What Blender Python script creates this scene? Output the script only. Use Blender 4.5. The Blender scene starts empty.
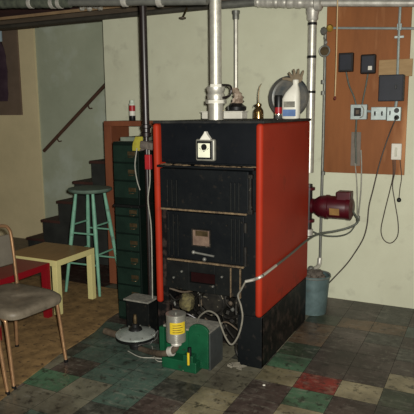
import bpy, bmesh, math, random
from mathutils import Vector, Matrix, Euler
random.seed(7)
C = bpy.context.scene.collection
PI = math.pi
# ------------------------------------------------------------------ camera
EYE = Vector((0, 0, 1.6))
FPX = 573.54
def cam_axes(yaw, pit, roll):
    cy, sy, cp, sp = math.cos(yaw), math.sin(yaw), math.cos(pit), math.sin(pit)
    f = Vector((-sy*cp, cy*cp, -sp)); r = Vector((cy, sy, 0)); u = r.cross(f)
    cr, sr = math.cos(roll), math.sin(roll)
    return cr*r+sr*u, -sr*r+cr*u, f
RX, UX, FX = cam_axes(0.4586, 0.16482, -0.009377)
cd = bpy.data.cameras.new('camera'); cam = bpy.data.objects.new('camera', cd); C.objects.link(cam)
cd.sensor_width = 36; cd.lens = FPX/414*36; cd.clip_start = 0.05
m3 = Matrix((RX, UX, -FX)).transposed()
cam.matrix_world = Matrix.Translation(EYE) @ m3.to_4x4()
bpy.context.scene.camera = cam
# ------------------------------------------------------------------ light and exposure
vs = bpy.context.scene.view_settings
vs.view_transform = 'Standard'; vs.look = 'None'; vs.gamma = 1; vs.use_curve_mapping = False
vs.exposure = 0.0
w = bpy.data.worlds.new('world'); bpy.context.scene.world = w; w.use_nodes = True
w.node_tree.nodes['Background'].inputs[0].default_value = (1.0, .86, .62, 1)
w.node_tree.nodes['Background'].inputs[1].default_value = 0.09
def lamp(name, kind, loc, energy, col, **k):
    d = bpy.data.lights.new(name, kind); d.energy = energy; d.color = col
    for a, b in k.items(): setattr(d, a, b)
    o = bpy.data.objects.new(name, d); C.objects.link(o); o.location = loc
    return o
# the camera's own flash
fl = lamp('camera_flash', 'SPOT', EYE+RX*.05+UX*.05, 850, (1, .98, .91), spot_size=math.radians(112), spot_blend=1.0, shadow_soft_size=.03)
aim = FX*5 - RX*.1 + UX*.40
fl.rotation_euler = aim.to_track_quat('-Z', 'Y').to_euler()
# added weak warm fill, no lamp in view, in front of the boiler's right
fill_lamp = lamp('added_fill', 'POINT', (.35, 2.9, 2.45), 6, (1, .9, .75), shadow_soft_size=.06)

# ------------------------------------------------------------------ helpers
def at(x, y, **k):
    """a point of the place that a pixel of the 414 px frame shows, on the plane X=, Y= or Z="""
    d = RX*((x-207)/FPX) + UX*((207-y)/FPX) + FX
    (a, v), = k.items(); i = 'XYZ'.index(a)
    return EYE + d*((v-EYE[i])/d[i])
MATS = {}
def mat(name, col, col2=None, rough=.6, metal=0., scale=12., bump=.0, mixlo=.35, mixhi=.65, stretch=(1, 1, 1), detail=6, col3=None, scale3=40., lo3=.62, hi3=.7, spec=.28, emis=None, trans=0., alpha=1., wear=False):
    if name in MATS: return MATS[name]
    m = bpy.data.materials.new(name); m.use_nodes = True; N = m.node_tree.nodes; Lk = m.node_tree.links
    b = N['Principled BSDF']; b.inputs['Roughness'].default_value = rough; b.inputs['Metallic'].default_value = metal
    b.inputs['Specular IOR Level'].default_value = spec
    b.inputs['Transmission Weight'].default_value = trans
    b.inputs['Alpha'].default_value = alpha
    col2 = col2 or tuple(c*.82 for c in col)
    tc = N.new('ShaderNodeTexCoord'); mp = N.new('ShaderNodeMapping'); mp.inputs['Scale'].default_value = stretch
    Lk.new(tc.outputs['Object'], mp.inputs[0])
    n = N.new('ShaderNodeTexNoise'); n.inputs['Scale'].default_value = scale; n.inputs['Detail'].default_value = detail; n.inputs['Roughness'].default_value = .65
    Lk.new(mp.outputs[0], n.inputs['Vector'])
    r = N.new('ShaderNodeValToRGB'); r.color_ramp.elements[0].position = mixlo; r.color_ramp.elements[1].position = mixhi
    r.color_ramp.elements[0].color = (*col, 1); r.color_ramp.elements[1].color = (*col2, 1)
    Lk.new(n.outputs['Fac'], r.inputs[0]); out = r.outputs[0]
    if col3:
        n2 = N.new('ShaderNodeTexNoise'); n2.inputs['Scale'].default_value = scale3; n2.inputs['Detail'].default_value = 5
        Lk.new(mp.outputs[0], n2.inputs['Vector'])
        r2 = N.new('ShaderNodeValToRGB'); r2.color_ramp.elements[0].position = lo3; r2.color_ramp.elements[1].position = hi3
        mx = N.new('ShaderNodeMixRGB'); mx.inputs[2].default_value = (*col3, 1)
        Lk.new(n2.outputs['Fac'], r2.inputs[0]); Lk.new(r2.outputs[0], mx.inputs[0]); Lk.new(out, mx.inputs[1]); out = mx.outputs[0]
    if wear:
        # pale scuffs and walked-in dirt, each with its own shape
        for (sc, st, lo, hi, c, amt) in ((9, (.9, 3.2, 1), .53, .66, (.20, .19, .15), .55), (24, (2.2, .8, 1), .56, .64, (.16, .15, .12), .5), (2.6, (1, 1, 1), .40, .66, (.018, .015, .012), .72), (17, (1, 1, 1), .54, .62, (.012, .010, .008), .75)):
            mq = N.new('ShaderNodeMapping'); mq.inputs['Scale'].default_value = st; mq.inputs['Rotation'].default_value = (0, 0, .25); Lk.new(tc.outputs['Object'], mq.inputs[0])
            nn = N.new('ShaderNodeTexNoise'); nn.inputs['Scale'].default_value = sc; nn.inputs['Detail'].default_value = 8; nn.inputs['Roughness'].default_value = .7; Lk.new(mq.outputs[0], nn.inputs['Vector'])
            rp = N.new('ShaderNodeMapRange'); rp.inputs[1].default_value = lo; rp.inputs[2].default_value = hi; rp.inputs[4].default_value = amt
            Lk.new(nn.outputs['Fac'], rp.inputs[0])
            mx = N.new('ShaderNodeMixRGB'); mx.inputs[2].default_value = (*c, 1); Lk.new(rp.outputs[0], mx.inputs[0]); Lk.new(out, mx.inputs[1]); out = mx.outputs[0]
    Lk.new(out, b.inputs['Base Color'])
    if bump:
        bp = N.new('ShaderNodeBump'); bp.inputs['Strength'].default_value = bump; bp.inputs['Distance'].default_value = .02
        Lk.new(n.outputs['Fac'], bp.inputs['Height']); Lk.new(bp.outputs[0], b.inputs['Normal'])
    MATS[name] = m
    return m
BASE = {}
class MB:
    def __init__(s): s.bm = bmesh.new()
    def _v(s, p): return s.bm.verts.new(p)
    def hexa(s, q):
        v = [s._v(p) for p in q]
        for f in ((0,3,2,1),(4,5,6,7),(0,1,5,4),(1,2,6,5),(2,3,7,6),(3,0,4,7)): s.bm.faces.new([v[i] for i in f])
        return s
    def box(s, x0, x1, y0, y1, z0, z1):
        return s.hexa([(x0,y0,z0),(x1,y0,z0),(x1,y1,z0),(x0,y1,z0),(x0,y0,z1),(x1,y0,z1),(x1,y1,z1),(x0,y1,z1)])
    def obox(s, c, size, rot=(0,0,0)):
        M = Matrix.Translation(c) @ Euler(rot).to_matrix().to_4x4(); a, b, d = [k/2 for k in size]
        return s.hexa([M @ Vector(p) for p in [(-a,-b,-d),(a,-b,-d),(a,b,-d),(-a,b,-d),(-a,-b,d),(a,-b,d),(a,b,d),(-a,b,d)]])
    def rings(s, rs, cap=True, closed=False):
        vs_ = [[s._v(p) for p in r] for r in rs]; n = len(vs_[0])
        pairs = list(zip(vs_, vs_[1:])) + ([(vs_[-1], vs_[0])] if closed else [])
        for a, b in pairs:
            for i in range(n):
                try: s.bm.faces.new((a[i], a[(i+1) % n], b[(i+1) % n], b[i]))
                except ValueError: pass
        if cap and not closed:
            s.bm.faces.new(vs_[0][::-1]); s.bm.faces.new(vs_[-1])
        return s
    def lathe(s, prof, o, axis=(0,0,1), n=24):
        q = Vector(axis).to_track_quat('Z', 'Y'); o = Vector(o)
        return s.rings([[o + q @ Vector((max(r, .0003)*math.cos(2*PI*i/n), max(r, .0003)*math.sin(2*PI*i/n), h)) for i in range(n)] for r, h in prof])
    def cyl(s, a, b, r, r2=None, n=16):
        a, b = Vector(a), Vector(b); r2 = r if r2 is None else r2
        return s.lathe([(r, 0), (r2, (b-a).length)], a, b-a, n)
    def tube(s, pts, r, n=8, sm=6, closed=False):
        pts = [Vector(p) for p in pts]
        if sm and len(pts) > 2:
            q = []
            ext = [pts[0]*2-pts[1]] + pts + [pts[-1]*2-pts[-2]]
            if closed: ext = [pts[-1]] + pts + [pts[0], pts[1]]
            for i in range(1, len(ext)-2):
                p0, p1, p2, p3 = ext[i-1:i+3]
                for k in range(sm):
                    t = k/sm
                    q.append(.5*((2*p1)+(p2-p0)*t+(2*p0-5*p1+4*p2-p3)*t*t+(3*p1-p0-3*p2+p3)*t**3))
            if not closed: q.append(pts[-1])
            pts = q
        rs = []; up = None
        m = len(pts)
        for i, p in enumerate(pts):
            if closed: t = (pts[(i+1) % m]-pts[i-1]).normalized()
            else: t = (pts[min(i+1, m-1)]-pts[max(i-1, 0)]).normalized()
            if up is None:
                up = t.orthogonal().normalized()
            up = (up - t*up.dot(t)); up = up.normalized() if up.length > 1e-6 else t.orthogonal().normalized()
            sd = t.cross(up)
            rr = r(i/(m-1)) if callable(r) else r
            rs.append([p + rr*(up*math.cos(2*PI*k/n)+sd*math.sin(2*PI*k/n)) for k in range(n)])
        return s.rings(rs, closed=closed)
    def prism(s, outline, d):
        """outline: list of Vectors, extruded by the vector d"""
        d = Vector(d); return s.rings([[Vector(p) for p in outline], [Vector(p)+d for p in outline]])
    def ball(s, c, r, n=14, sq=(1,1,1)):
        M = Matrix.Translation(c) @ Matrix.Diagonal((*[r*k for k in sq], 1))
        bmesh.ops.create_uvsphere(s.bm, u_segments=n, v_segments=n//2+1, radius=1, matrix=M)
        return s
    def jitter(s, a):
        for v in s.bm.verts: v.co += Vector((random.uniform(-a, a), random.uniform(-a, a), random.uniform(-a, a)))
        return s
    def build(s, name, m, parent=None, bevel=0, smooth=False, segs=2, sub=0, origin=None):
        bmesh.ops.recalc_face_normals(s.bm, faces=s.bm.faces[:])
        if parent is not None: base = BASE[parent.name]
        elif origin is not None: base = Vector(origin)
        else:
            vs_ = [v.co for v in s.bm.verts]
            base = Vector(((min(v.x for v in vs_)+max(v.x for v in vs_))/2, (min(v.y for v in vs_)+max(v.y for v in vs_))/2, min(v.z for v in vs_)))
        for v in s.bm.verts: v.co -= base
        me = bpy.data.meshes.new(name); s.bm.to_mesh(me); s.bm.free()
        for mm in (m if isinstance(m, (list, tuple)) else [m]): me.materials.append(mm)
        if smooth:
            for p in me.polygons: p.use_smooth = True
        o = bpy.data.objects.new(name, me); C.objects.link(o)
        if parent is not None: o.parent = parent
        else: o.location = base
        BASE[o.name] = base.copy()
        if bevel:
            b = o.modifiers.new('bevel', 'BEVEL'); b.width = bevel; b.segments = segs; b.limit_method = 'ANGLE'
            b.angle_limit = math.radians(40)
            if segs > 2:
                for p in me.polygons: p.use_smooth = True
                me_mod = o.modifiers.new('wn', 'WEIGHTED_NORMAL')
        if sub:
            u = o.modifiers.new('sub', 'SUBSURF'); u.levels = sub; u.render_levels = sub
        if smooth and not sub:
            try: me.set_sharp_from_angle(angle=math.radians(42))
            except Exception: pass
        return o
def tag(o, label, cat, group=None):
    o['label'] = label; o['category'] = cat
    if group: o['group'] = group
    return o
def thing(name, loc, label, cat, group=None):
    o = bpy.data.objects.new(name, None); C.objects.link(o); o.location = loc; o.empty_display_size = .1
    BASE[o.name] = Vector(loc); return tag(o, label, cat, group)
def struct(o): o['kind'] = 'structure'; return o
def dup(root, loc, rz=0, label=None):
    r = root.copy(); C.objects.link(r); r.location = loc; r.rotation_euler = (0, 0, rz)
    if label: r['label'] = label
    for ch in root.children:
        c = ch.copy(); C.objects.link(c); c.parent = r
        for g in ch.children:
            d = g.copy(); C.objects.link(d); d.parent = c
    return r

# ------------------------------------------------------------------ materials
M_wall = mat('painted_masonry', (.53, .535, .40), (.48, .48, .355), rough=.75, scale=2.2, bump=.12, col3=(.39, .385, .29), scale3=7, lo3=.6, hi3=.78)
M_wallg = mat('greenish_plaster', (.37, .40, .30), (.31, .34, .25), rough=.8, scale=1.8, bump=.1, col3=(.41, .45, .37), scale3=3, lo3=.55, hi3=.7)
M_walll = mat('beige_plaster', (.66, .56, .34), (.56, .48, .29), rough=.85, scale=1.6, bump=.1)
M_ceil = mat('dark_floorboards', (.05, .018, .014), (.03, .012, .010), rough=.9, scale=4, stretch=(1, 8, 1))
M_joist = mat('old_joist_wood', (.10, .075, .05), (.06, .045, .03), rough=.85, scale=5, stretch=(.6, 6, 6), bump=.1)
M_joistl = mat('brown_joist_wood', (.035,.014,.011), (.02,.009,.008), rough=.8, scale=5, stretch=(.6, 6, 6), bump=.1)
M_ply = mat('brown_plywood', (.27,.10,.032), (.10,.034,.012), spec=0.15, rough=.6, scale=3.2, stretch=(.34,.16,.065), bump=.04, col3=(.40, .19, .08), scale3=14, lo3=.56, hi3=.7)
M_palewood = mat('pale_wood', (.32,.21,.10), (.26,.165,.075), rough=.7, scale=6, stretch=(1, 1, 6))
M_redwood = mat('reddish_wood', (.20,.065,.028), (.13,.042,.02), rough=.6, scale=4, stretch=(1, 1, .3))
M_galv = mat('galvanised_steel', (.62,.60,.52), (.46,.44,.38), rough=0.42, metal=0.62, scale=30, bump=.02)
M_galvd = mat('dull_grey_steel', (.20,.20,.175), (.14,.14,.125), rough=.5, metal=.5, scale=20)
M_alu = mat('aluminium_paint', (.52, .50, .44), (.34, .32, .28), rough=.45, metal=.35, scale=14, bump=.15)
M_insul = mat('pipe_lagging', (.09,.10,.07), (.04,.045,.035), rough=.9, scale=16, bump=.4)
M_blackpipe = mat('black_iron_pipe', (.016,.010,.009), (.009,.006,.006), rough=.38, metal=.2, scale=10, spec=.6)
M_boilblack = mat('boiler_black', (.0025,.0035,.005), (.0045,.0055,.007), spec=0.12, rough=.5, scale=7, col3=(.012,.011,.009), scale3=22, lo3=.62, hi3=.8)
M_dooriron = mat('door_cast_iron', (.0025,.0035,.0045), (.005,.006,.0065), spec=0.12, rough=.55, scale=9, col3=(.016,.013,.010), scale3=30, lo3=.62, hi3=.8, bump=.1)
M_plategrey = mat('sooty_grey_steel', (.007,.008,.0075), (.004,.0045,.0045), spec=0.15, rough=.5, scale=10, col3=(.025,.02,.014), scale3=35, lo3=.62, hi3=.75)
M_basebl = mat('base_black', (.006,.006,.006), (.003,.003,.003), spec=0.12, rough=.45, scale=6, col3=(.045,.030,.024), scale3=18, lo3=.5, hi3=.75)
M_red = mat('boiler_red', (.27,.022,.008), (.23,.017,.0065), spec=0.1, rough=0.55, scale=3, col3=(.12,.016,.008), scale3=9, lo3=.6, hi3=.85)
M_dust = mat('rusty_dust', (.17,.12,.065), (.055,.038,.024), rough=.95, scale=40, bump=.5)
M_greydust = mat('grey_dust', (.22, .21, .17), (.12, .115, .10), rough=.95, scale=30, bump=.3)
M_white = mat('white_plastic', (.62, .60, .52), (.52, .50, .43), rough=.45, scale=9)
M_dial = mat('dial_cream', (.66, .66, .50), (.56, .56, .44), rough=.4, scale=12)
M_bk = mat('black_plastic', (.006,.006,.006), (.01,.01,.01), rough=.4)
M_chrome = mat('chrome', (.62, .62, .58), (.5, .5, .47), rough=.2, metal=.9)
M_green = mat('green_enamel', (.006,.066,.027), (.004,.042,.018), rough=.4, scale=6, col3=(.018,.024,.015), scale3=20, lo3=.62, hi3=.75)
M_cab = mat('dark_green_enamel', (.004,.0085,.0065), (.003,.006,.0045), spec=0.15, rough=.45, scale=6)
M_cabface = mat('drawer_green_enamel', (.009,.020,.014), (.006,.013,.0095), spec=0.15, rough=.4, scale=8)
M_brass = mat('tarnished_brass', (.10,.07,.035), (.05,.036,.018), rough=.4, metal=.6, scale=30)
M_mint = mat('mint_paint', (.17, .36, .25), (.12, .27, .19), rough=.5, scale=8, col3=(.10, .16, .12), scale3=14, lo3=.62, hi3=.75)
M_mintseat = mat('worn_mint_seat', (.12,.17,.13), (.07,.10,.08), rough=.55, scale=7)
M_yel = mat('pale_yellow_laminate', (.56,.50,.22), (.50,.45,.20), rough=.4, scale=5)
M_yeltop = mat('tan_tabletop', (.30,.165,.058), (.22,.12,.04), rough=.4, scale=6, stretch=(6, 1, 1))
M_redtab = mat('red_lacquer', (.19,.006,.010), (.15,.005,.009), spec=0.3, rough=.3, scale=5)
M_seat = mat('grey_vinyl', (.15,.125,.09), (.085,.07,.05), rough=.5, scale=9, bump=.15, col3=(.035,.028,.022), scale3=6, lo3=.6, hi3=.7)
M_tube = mat('bronze_tube', (.46, .27, .14), (.34, .19, .10), rough=.3, metal=.65, scale=20)
M_rug = mat('tan_carpet', (.27,.165,.065), (.12,.072,.028), rough=.95, scale=9, bump=.3, col3=(.045,.028,.015), scale3=30, lo3=.58, hi3=.72)
M_stair = mat('stair_paint', (.060,.026,.020), (.035,.016,.013), spec=0.2, rough=.6, scale=5)
M_stairside = mat('stair_side_paint', (.030,.032,.028), (.018,.019,.017), spec=0.2, rough=.7, scale=5)
M_rail = mat('rail_brown', (.09,.045,.03), (.055,.03,.02), rough=.45, scale=5)
M_board = mat('brown_fibreboard', (.17, .12, .085), (.14, .10, .07), rough=.85, scale=5)
M_dkbox = mat('dark_purple_cloth', (.030, .015, .025), (.05, .03, .04), rough=.9, scale=8, bump=.3)
M_ltblue = mat('light_blue_cloth', (.35, .45, .50), (.25, .33, .38), rough=.8)
M_maroon = mat('circulator_maroon', (.060,.002,.006), (.035,.0015,.004), spec=0.4, rough=0.4, scale=14)
M_bronzelab = mat('bronze_label', (.25,.14,.045), (.16,.09,.03), rough=.5)
M_elec = mat('grey_steel_cover', (.34, .39, .37), (.26, .30, .29), rough=.4, metal=.4, scale=20)
M_elecdk = mat('slate_box', (.020,.022,.030), (.015,.017,.022), spec=0.2, rough=.5, scale=9)
M_relay = mat('dark_brown_box', (.014,.011,.010), (.009,.007,.006), spec=0.2, rough=.5, scale=9)
M_cord = mat('brown_cord', (.06, .045, .035), (.04, .03, .025), rough=.5)
M_whitecord = mat('white_cord', (.30,.29,.24), (.20,.195,.165), rough=.6, scale=30)
M_greyhose = mat('armoured_cable', (.28, .27, .23), (.19, .18, .15), rough=.45, metal=.3, scale=60)
M_darkhose = mat('dark_armoured_cable', (.10, .11, .09), (.07, .075, .06), rough=.5, metal=.2, scale=60)
M_pail = mat('pale_blue_pail', (.115,.165,.165), (.07,.105,.105), rough=.5, metal=.25, scale=10, col3=(.10, .10, .09), scale3=20, lo3=.62, hi3=.75)
M_rag = mat('dirty_rag', (.12, .10, .08), (.06, .05, .042), rough=.95, scale=30, bump=.5)
M_yellow = mat('yellow_label', (.50,.37,.02), (.42,.30,.015), rough=.5)
M_yrag = mat('yellow_rag', (.30, .27, .03), (.22, .19, .02), rough=.85, scale=20, bump=.3)
M_redtag = mat('red_plastic', (.32,.018,.02), (.24,.013,.018), rough=.4)
M_blue = mat('blue_print', (.10, .17, .33), (.07, .12, .25), rough=.5)
M_pan = mat('blue_grey_enamel', (.13,.12,.10), (.05,.06,.065), rough=.4, metal=.3, scale=10)
M_glove = mat('work_glove', (.20,.155,.10), (.13,.10,.065), rough=.9, scale=20, bump=.3)
M_bag = mat('crumpled_bag', (.36, .29, .22), (.20, .14, .10), rough=.3, scale=22, bump=.6)
M_rustpipe = mat('rusty_brown_pipe', (.10,.075,.05), (.055,.042,.03), rough=.6, scale=18, bump=.2)
M_sight = mat('mica_window', (.16, .11, .08), (.10, .065, .05), rough=.25, scale=18)
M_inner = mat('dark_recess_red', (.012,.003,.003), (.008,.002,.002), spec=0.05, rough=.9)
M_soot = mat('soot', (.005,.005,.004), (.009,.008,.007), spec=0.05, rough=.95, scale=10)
M_junk = mat('sooty_iron', (.020,.018,.014), (.008,.0075,.007), spec=0.2, rough=.6, metal=.3, scale=20, col3=(.24,.21,.15), scale3=26, lo3=.62, hi3=.75)
M_paper = mat('dirty_paper', (.22,.20,.15), (.10,.09,.07), rough=.9)
M_oil = mat('yellowed_deposit', (.13,.11,.045), (.03,.025,.015), rough=.9, scale=30, bump=.5)

# ------------------------------------------------------------------ structure
YB, YS = 4.75, 5.50        # back wall, stairwell wall
XL, XR, YF = -7.2, 2.0, -1.6
ZC = 2.72
XE = -3.455                # left end of the back wall
# tiles
tilecols = {
 'm': mat('tile_maroon', (.030,.019,.017), (.065,.048,.040), wear=True, rough=.362, scale=18, stretch=(.13,.11,.09), bump=.05, mixlo=.44, mixhi=.57, col3=(.16, .13, .11), scale3=13, lo3=.52, hi3=.72),
 'g': mat('tile_green', (.062,.135,.075), (.034,.078,.045), wear=True, rough=.362, scale=13, stretch=(.12,.17,.11), bump=.05, mixlo=.44, mixhi=.57, col3=(.15, .21, .14), scale3=13, lo3=.52, hi3=.72),
 'G': mat('tile_deep_green', (.032,.048,.028), (.020,.030,.018), wear=True, rough=.362, scale=15, stretch=(.09,.10,.07), bump=.05, mixlo=.44, mixhi=.57, col3=(.12, .13, .09), scale3=13, lo3=.52, hi3=.72),
 'b': mat('tile_beige', (.29,.25,.15), (.20,.17,.10), wear=True, rough=.365, scale=13, stretch=(.07,.06,.035), bump=.05, mixlo=.44, mixhi=.57, col3=(.10, .09, .05), scale3=13, lo3=.52, hi3=.72),
 'o': mat('tile_tan_brown', (.135,.085,.048), (.075,.048,.030), wear=True, rough=.365, scale=13, stretch=(.05,.038,.022), bump=.05, mixlo=.44, mixhi=.57, col3=(.08, .06, .035), scale3=13, lo3=.52, hi3=.72),
 't': mat('tile_teal', (.065,.105,.080), (.04,.065,.052), wear=True, rough=.360, scale=13, stretch=(.105,.13,.10), bump=.05, mixlo=.44, mixhi=.57, col3=(.13, .17, .14), scale3=13, lo3=.52, hi3=.72),
 'r': mat('tile_red', (.19,.024,.017), (.11,.017,.013), wear=True, rough=.362, scale=15, bump=.05, mixlo=.44, mixhi=.57, col3=(.24,.12,.08), scale3=13, lo3=.52, hi3=.72),
 'y': mat('tile_grey_green', (.17,.16,.11), (.11,.10,.07), wear=True, rough=.362, scale=13, stretch=(.035,.032,.024), bump=.05, mixlo=.44, mixhi=.57, col3=(.07, .065, .05), scale3=13, lo3=.52, hi3=.72),
 'k': mat('tile_dark_slate', (.028,.030,.025), (.052,.052,.043), wear=True, rough=.362, scale=18, bump=.05, mixlo=.44, mixhi=.57, col3=(.10,.10,.08), scale3=13, lo3=.52, hi3=.72),
 'd': mat('tile_dark_red', (.05,.018,.014), (.03,.011,.009), wear=True, rough=.365, scale=15, bump=.05, mixlo=.44, mixhi=.57),
}
grout = mat('tile_joint_dirt', (.012,.010,.008), (.008,.007,.006), rough=.9)
TX, TY, X0, Y0 = .243, .213, -.953, 3.04
fixed = {
 -4: {-6:'y', -5:'y', -7:'m', -4:'k'}, -3: {-8:'m', -7:'g', -6:'g', -5:'y', -4:'t', -3:'m', -2:'b', -1:'m'},
 -2: {-8:'g', -7:'y', -6:'m', -5:'t', -4:'t', -3:'k', -2:'b', -1:'m', 0:'b', 1:'m'},
 -1: {-8:'y', -7:'k', -6:'t', -5:'t', -4:'t', -3:'y', -2:'y', -1:'m', 0:'g', 1:'m', 2:'k'},
 0: {-8:'t', -7:'t', -6:'t', -5:'t', -4:'y', -3:'y', -2:'y', -1:'b', 0:'r', 1:'b', 2:'G'},
 1: {-9:'m', -8:'k', -7:'t', -6:'k', -5:'k', -4:'y', -3:'y', -2:'k', -1:'g', 0:'m', 1:'m', 2:'b', 3:'m'},
 2: {-8:'m', -7:'m', -6:'k', -5:'m', -1:'G', 0:'m', 1:'m', 2:'m', 3:'g'},
 3: {-8:'m', -7:'m', -1:'o', 0:'m', 1:'m', 2:'k', 3:'m'},
 4: {-1:'o', 0:'m', 1:'k', 2:'m'}, 5: {-1:'G', 0:'o', 1:'o', 2:'t', 3:'m'}, 6: {-2:'m', -1:'m', 0:'m', 1:'k', 2:'m', 3:'d'},
 7: {-2:'m', -1:'m', 0:'m', 1:'k', 2:'m'},
}
keys = list(tilecols); fl_ = MB(); ids = []
i0, i1 = math.floor((XL-X0)/TX), math.ceil((XR-X0)/TX); j0, j1 = math.floor((YF-Y0)/TY), math.ceil((YS+.9-Y0)/TY)
for j in range(j0, j1):
    for i in range(i0, i1):
        x, y = X0+i*TX, Y0+j*TY; g = .0012
        k = fixed.get(j, {}).get(i)
        if k is None:
            k = random.choice('mmmkkgGbotyy') if x > -3.2 else 'd'
        f = fl_.bm.faces.new([fl_._v(p) for p in ((x+g,y+g,0),(x+TX-g,y+g,0),(x+TX-g,y+TY-g,0),(x+g,y+TY-g,0))])
        f.material_index = keys.index(k)
f0 = len(fl_.bm.faces)
fl_.box(XL, XR, YF, YS+.9, -.12, -.0015)
fl_.bm.faces.ensure_lookup_table()
for f in fl_.bm.faces[f0:]: f.material_index = len(keys)
struct(fl_.build('floor', [tilecols[k] for k in keys]+[grout], origin=(0,0,0)))
struct(MB().box(XE, XR+.15, YB, YB+.06, 0, ZC).build('wall_back', M_wall, origin=(0,0,0)))
b = MB().box(-5.0, -1.2, YS, YS+.15, 0, ZC+1.3)
struct(b.build('wall_stairwell', M_wallg, origin=(0,0,0)))
struct(MB().box(XL, -5.0, YS-.03, YS+.15, 0, ZC).build('wall_left_back', M_walll, origin=(0,0,0)))
struct(MB().box(XL-.15, XL, YF, YS+.15, 0, ZC).build('wall_left', M_walll, origin=(0,0,0)))
struct(MB().box(XR, XR+.15, YF, YB, 0, ZC).build('wall_right', M_wall, origin=(0,0,0)))
struct(MB().box(XL, XR+.15, YF, YB+.06, ZC, ZC+.05).box(XL, -5.0, YB+.06, YS+.15, ZC, ZC+.05).build('ceiling', M_ceil, origin=(0,0,0)))
# beam over the stair opening and wall head, and joists lying parallel to it
struct(MB().box(-5.6, XR, YB-.045, YB+.05, 2.485, ZC).build('ceiling_beam', M_joist, origin=(0,0,0)))
struct(MB().box(XL, -4.9, YS-.12, YS-.03, 2.60, ZC).build('ceiling_beam', M_joist, origin=(0,0,0)))
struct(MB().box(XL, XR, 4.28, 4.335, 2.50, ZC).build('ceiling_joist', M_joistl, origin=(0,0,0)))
struct(MB().box(XL, -2.4, 4.262, 4.2795, 2.485, 2.51).build('ceiling_lit_edge', mat('tan_lit_edge', (.26,.17,.09), (.17,.11,.06), rough=.8, scale=6), origin=(0,0,0)))  # added strip: the joist's lit lower edge, its light put into the tan colour
struct(MB().box(XL, XR, 3.70, 3.755, 2.56, ZC).build('ceiling_joist', M_joist, origin=(0,0,0)))
struct(MB().box(XL, XR, 3.10, 3.155, 2.56, ZC).build('ceiling_joist', M_joist, origin=(0,0,0)))

# staircase behind the end of the back wall
st = thing('staircase', (-4.4, 5.15, 0), 'dark painted wooden staircase climbing to the right behind the end of the back wall', 'staircase')
RZ, RN, SX = .2255, .235, -4.665
Y1, Y2 = 4.83, YS-.005
for n in range(1, 9):
    x, z = SX+(n-1)*RN, (n*RZ-.02)
    MB().box(x-.02, x+RN+.01, Y1-.01, Y2, z-.03, z).build('tread', M_stair, st, bevel=.004)
    MB().box(x, x+.02, Y1+.005, Y2, max(0, z-RZ), z-.03).build('riser', M_stairside, st)
sd = MB()
pts = [Vector((SX, Y1, 0))]
for n in range(1, 9): pts += [Vector((SX+(n-1)*RN, Y1, (n*RZ-.02)-.03)), Vector((SX+n*RN, Y1, (n*RZ-.02)-.03))]
pts += [Vector((SX+8*RN, Y1, 0))]
sd.prism(pts, (0, .03, 0)).build('side_panel', M_stairside, st)
a, b = at(106, 84, Y=5.42), at(44, 151, Y=5.42)
hr = thing('handrail', b, 'brown wooden handrail fixed slanting up the stairwell wall', 'handrail')
MB().cyl(b, b+(a-b)*1.25, .021, n=12).build('rail', M_rail, hr, smooth=True)
for t in (.22, .72):
    q = b+(a-b)*t
    MB().tube([q, q+Vector((0, .03, -.05)), q+Vector((0, .08, -.05))], .008).build('bracket', M_rail, hr, smooth=True)

# brown board on the left wall with a bundle hanging in front
p, q = at(22, 28, Y=5.45), at(22, 115, Y=5.45)
tag(MB().box(-6.5, q.x, 5.445, 5.468, q.z, 2.60).build('wall_board', M_board, bevel=.002), 'large plain brown board fixed high on the beige wall at far left', 'board')
j = thing('hanging_jacket', (-5.38, 5.40, 1.95), 'dark purple jacket hanging at top left in front of the brown board', 'jacket')
c0 = at(0, 48, Y=5.38)
jb = MB(); random.seed(3)
rs = []
for k in range(9):
    z = 2.47-.09*k; wd = (.07, .12, .14, .145, .15, .155, .15, .15, .13)[k]
    rs.append([Vector((c0.x-.05+wd*math.cos(2*PI*i/14)+random.uniform(-.012, .012), 5.37+.05*math.sin(2*PI*i/14)*(1+.3*math.cos(3*i)), z)) for i in range(14)])
jb.rings(rs).build('body', M_dkbox, j, smooth=True)
q = at(1, 34, Y=5.32)
MB().box(q.x-.10, q.x+.0, 5.305, 5.345, q.z-.09, q.z+.06).build('collar', M_ltblue, j, bevel=.015, segs=3)
MB().tube([(c0.x-.05, 5.40, 2.45), (c0.x-.05, 5.43, 2.52), (c0.x-.05, 5.445, 2.5)], .006).build('hook', M_galvd, j, smooth=True)

# ------------------------------------------------------------------ boiler
BX0, BX1, BY0, BY1, BZ = -1.955, -1.20, 3.19, 4.17, 1.54
bo = thing('boiler', ((BX0+BX1)/2, (BY0+BY1)/2, 0), 'large old black and red heating boiler standing in the middle of the floor', 'boiler')
zr = .335
for (x0, x1, nm) in ((BX1-.045, BX1, 'jacket_panel'), (BX0, BX0+.045, 'jacket_panel')):
    o = MB().box(x0, x1, BY0-.02, BY1, zr, BZ-.012).build(nm, M_red, bo, bevel=.021, segs=5); o['label'] = 'red sheet metal side panel'
MB().box(BX0+.04, BX1-.04, BY0+.02, BY1-.02, 1.28, BZ-.01).build('front_panel', M_boilblack, bo, bevel=.004)
MB().box(BX0-.004, BX1+.004, BY0+.0, BY1+.004, BZ-.012, BZ+.004).build('top_cover', mat('top_cover_black', (.008,.0085,.009), (.018,.018,.016), spec=0.2, rough=.7, scale=7, col3=(.06,.055,.045), scale3=16, lo3=.5, hi3=.8), bo, bevel=.003)
MB().box(BX0+.045, BX1-.045, BY1-.03, BY1-.005, zr, 1.5).build('back_panel', M_boilblack, bo)
MB().box(BX0+.045, BX1-.045, BY0+.07, BY0+.11, .46, 1.30).build('front_casting', M_dooriron, bo)
F = BY0
def rect(x0, y0, x1, y1, Y=BY0):
    a = at(x0, (y0), Y=Y); c = at(x1, y1, Y=Y); return a.x, c.x, c.z, a.z
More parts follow.
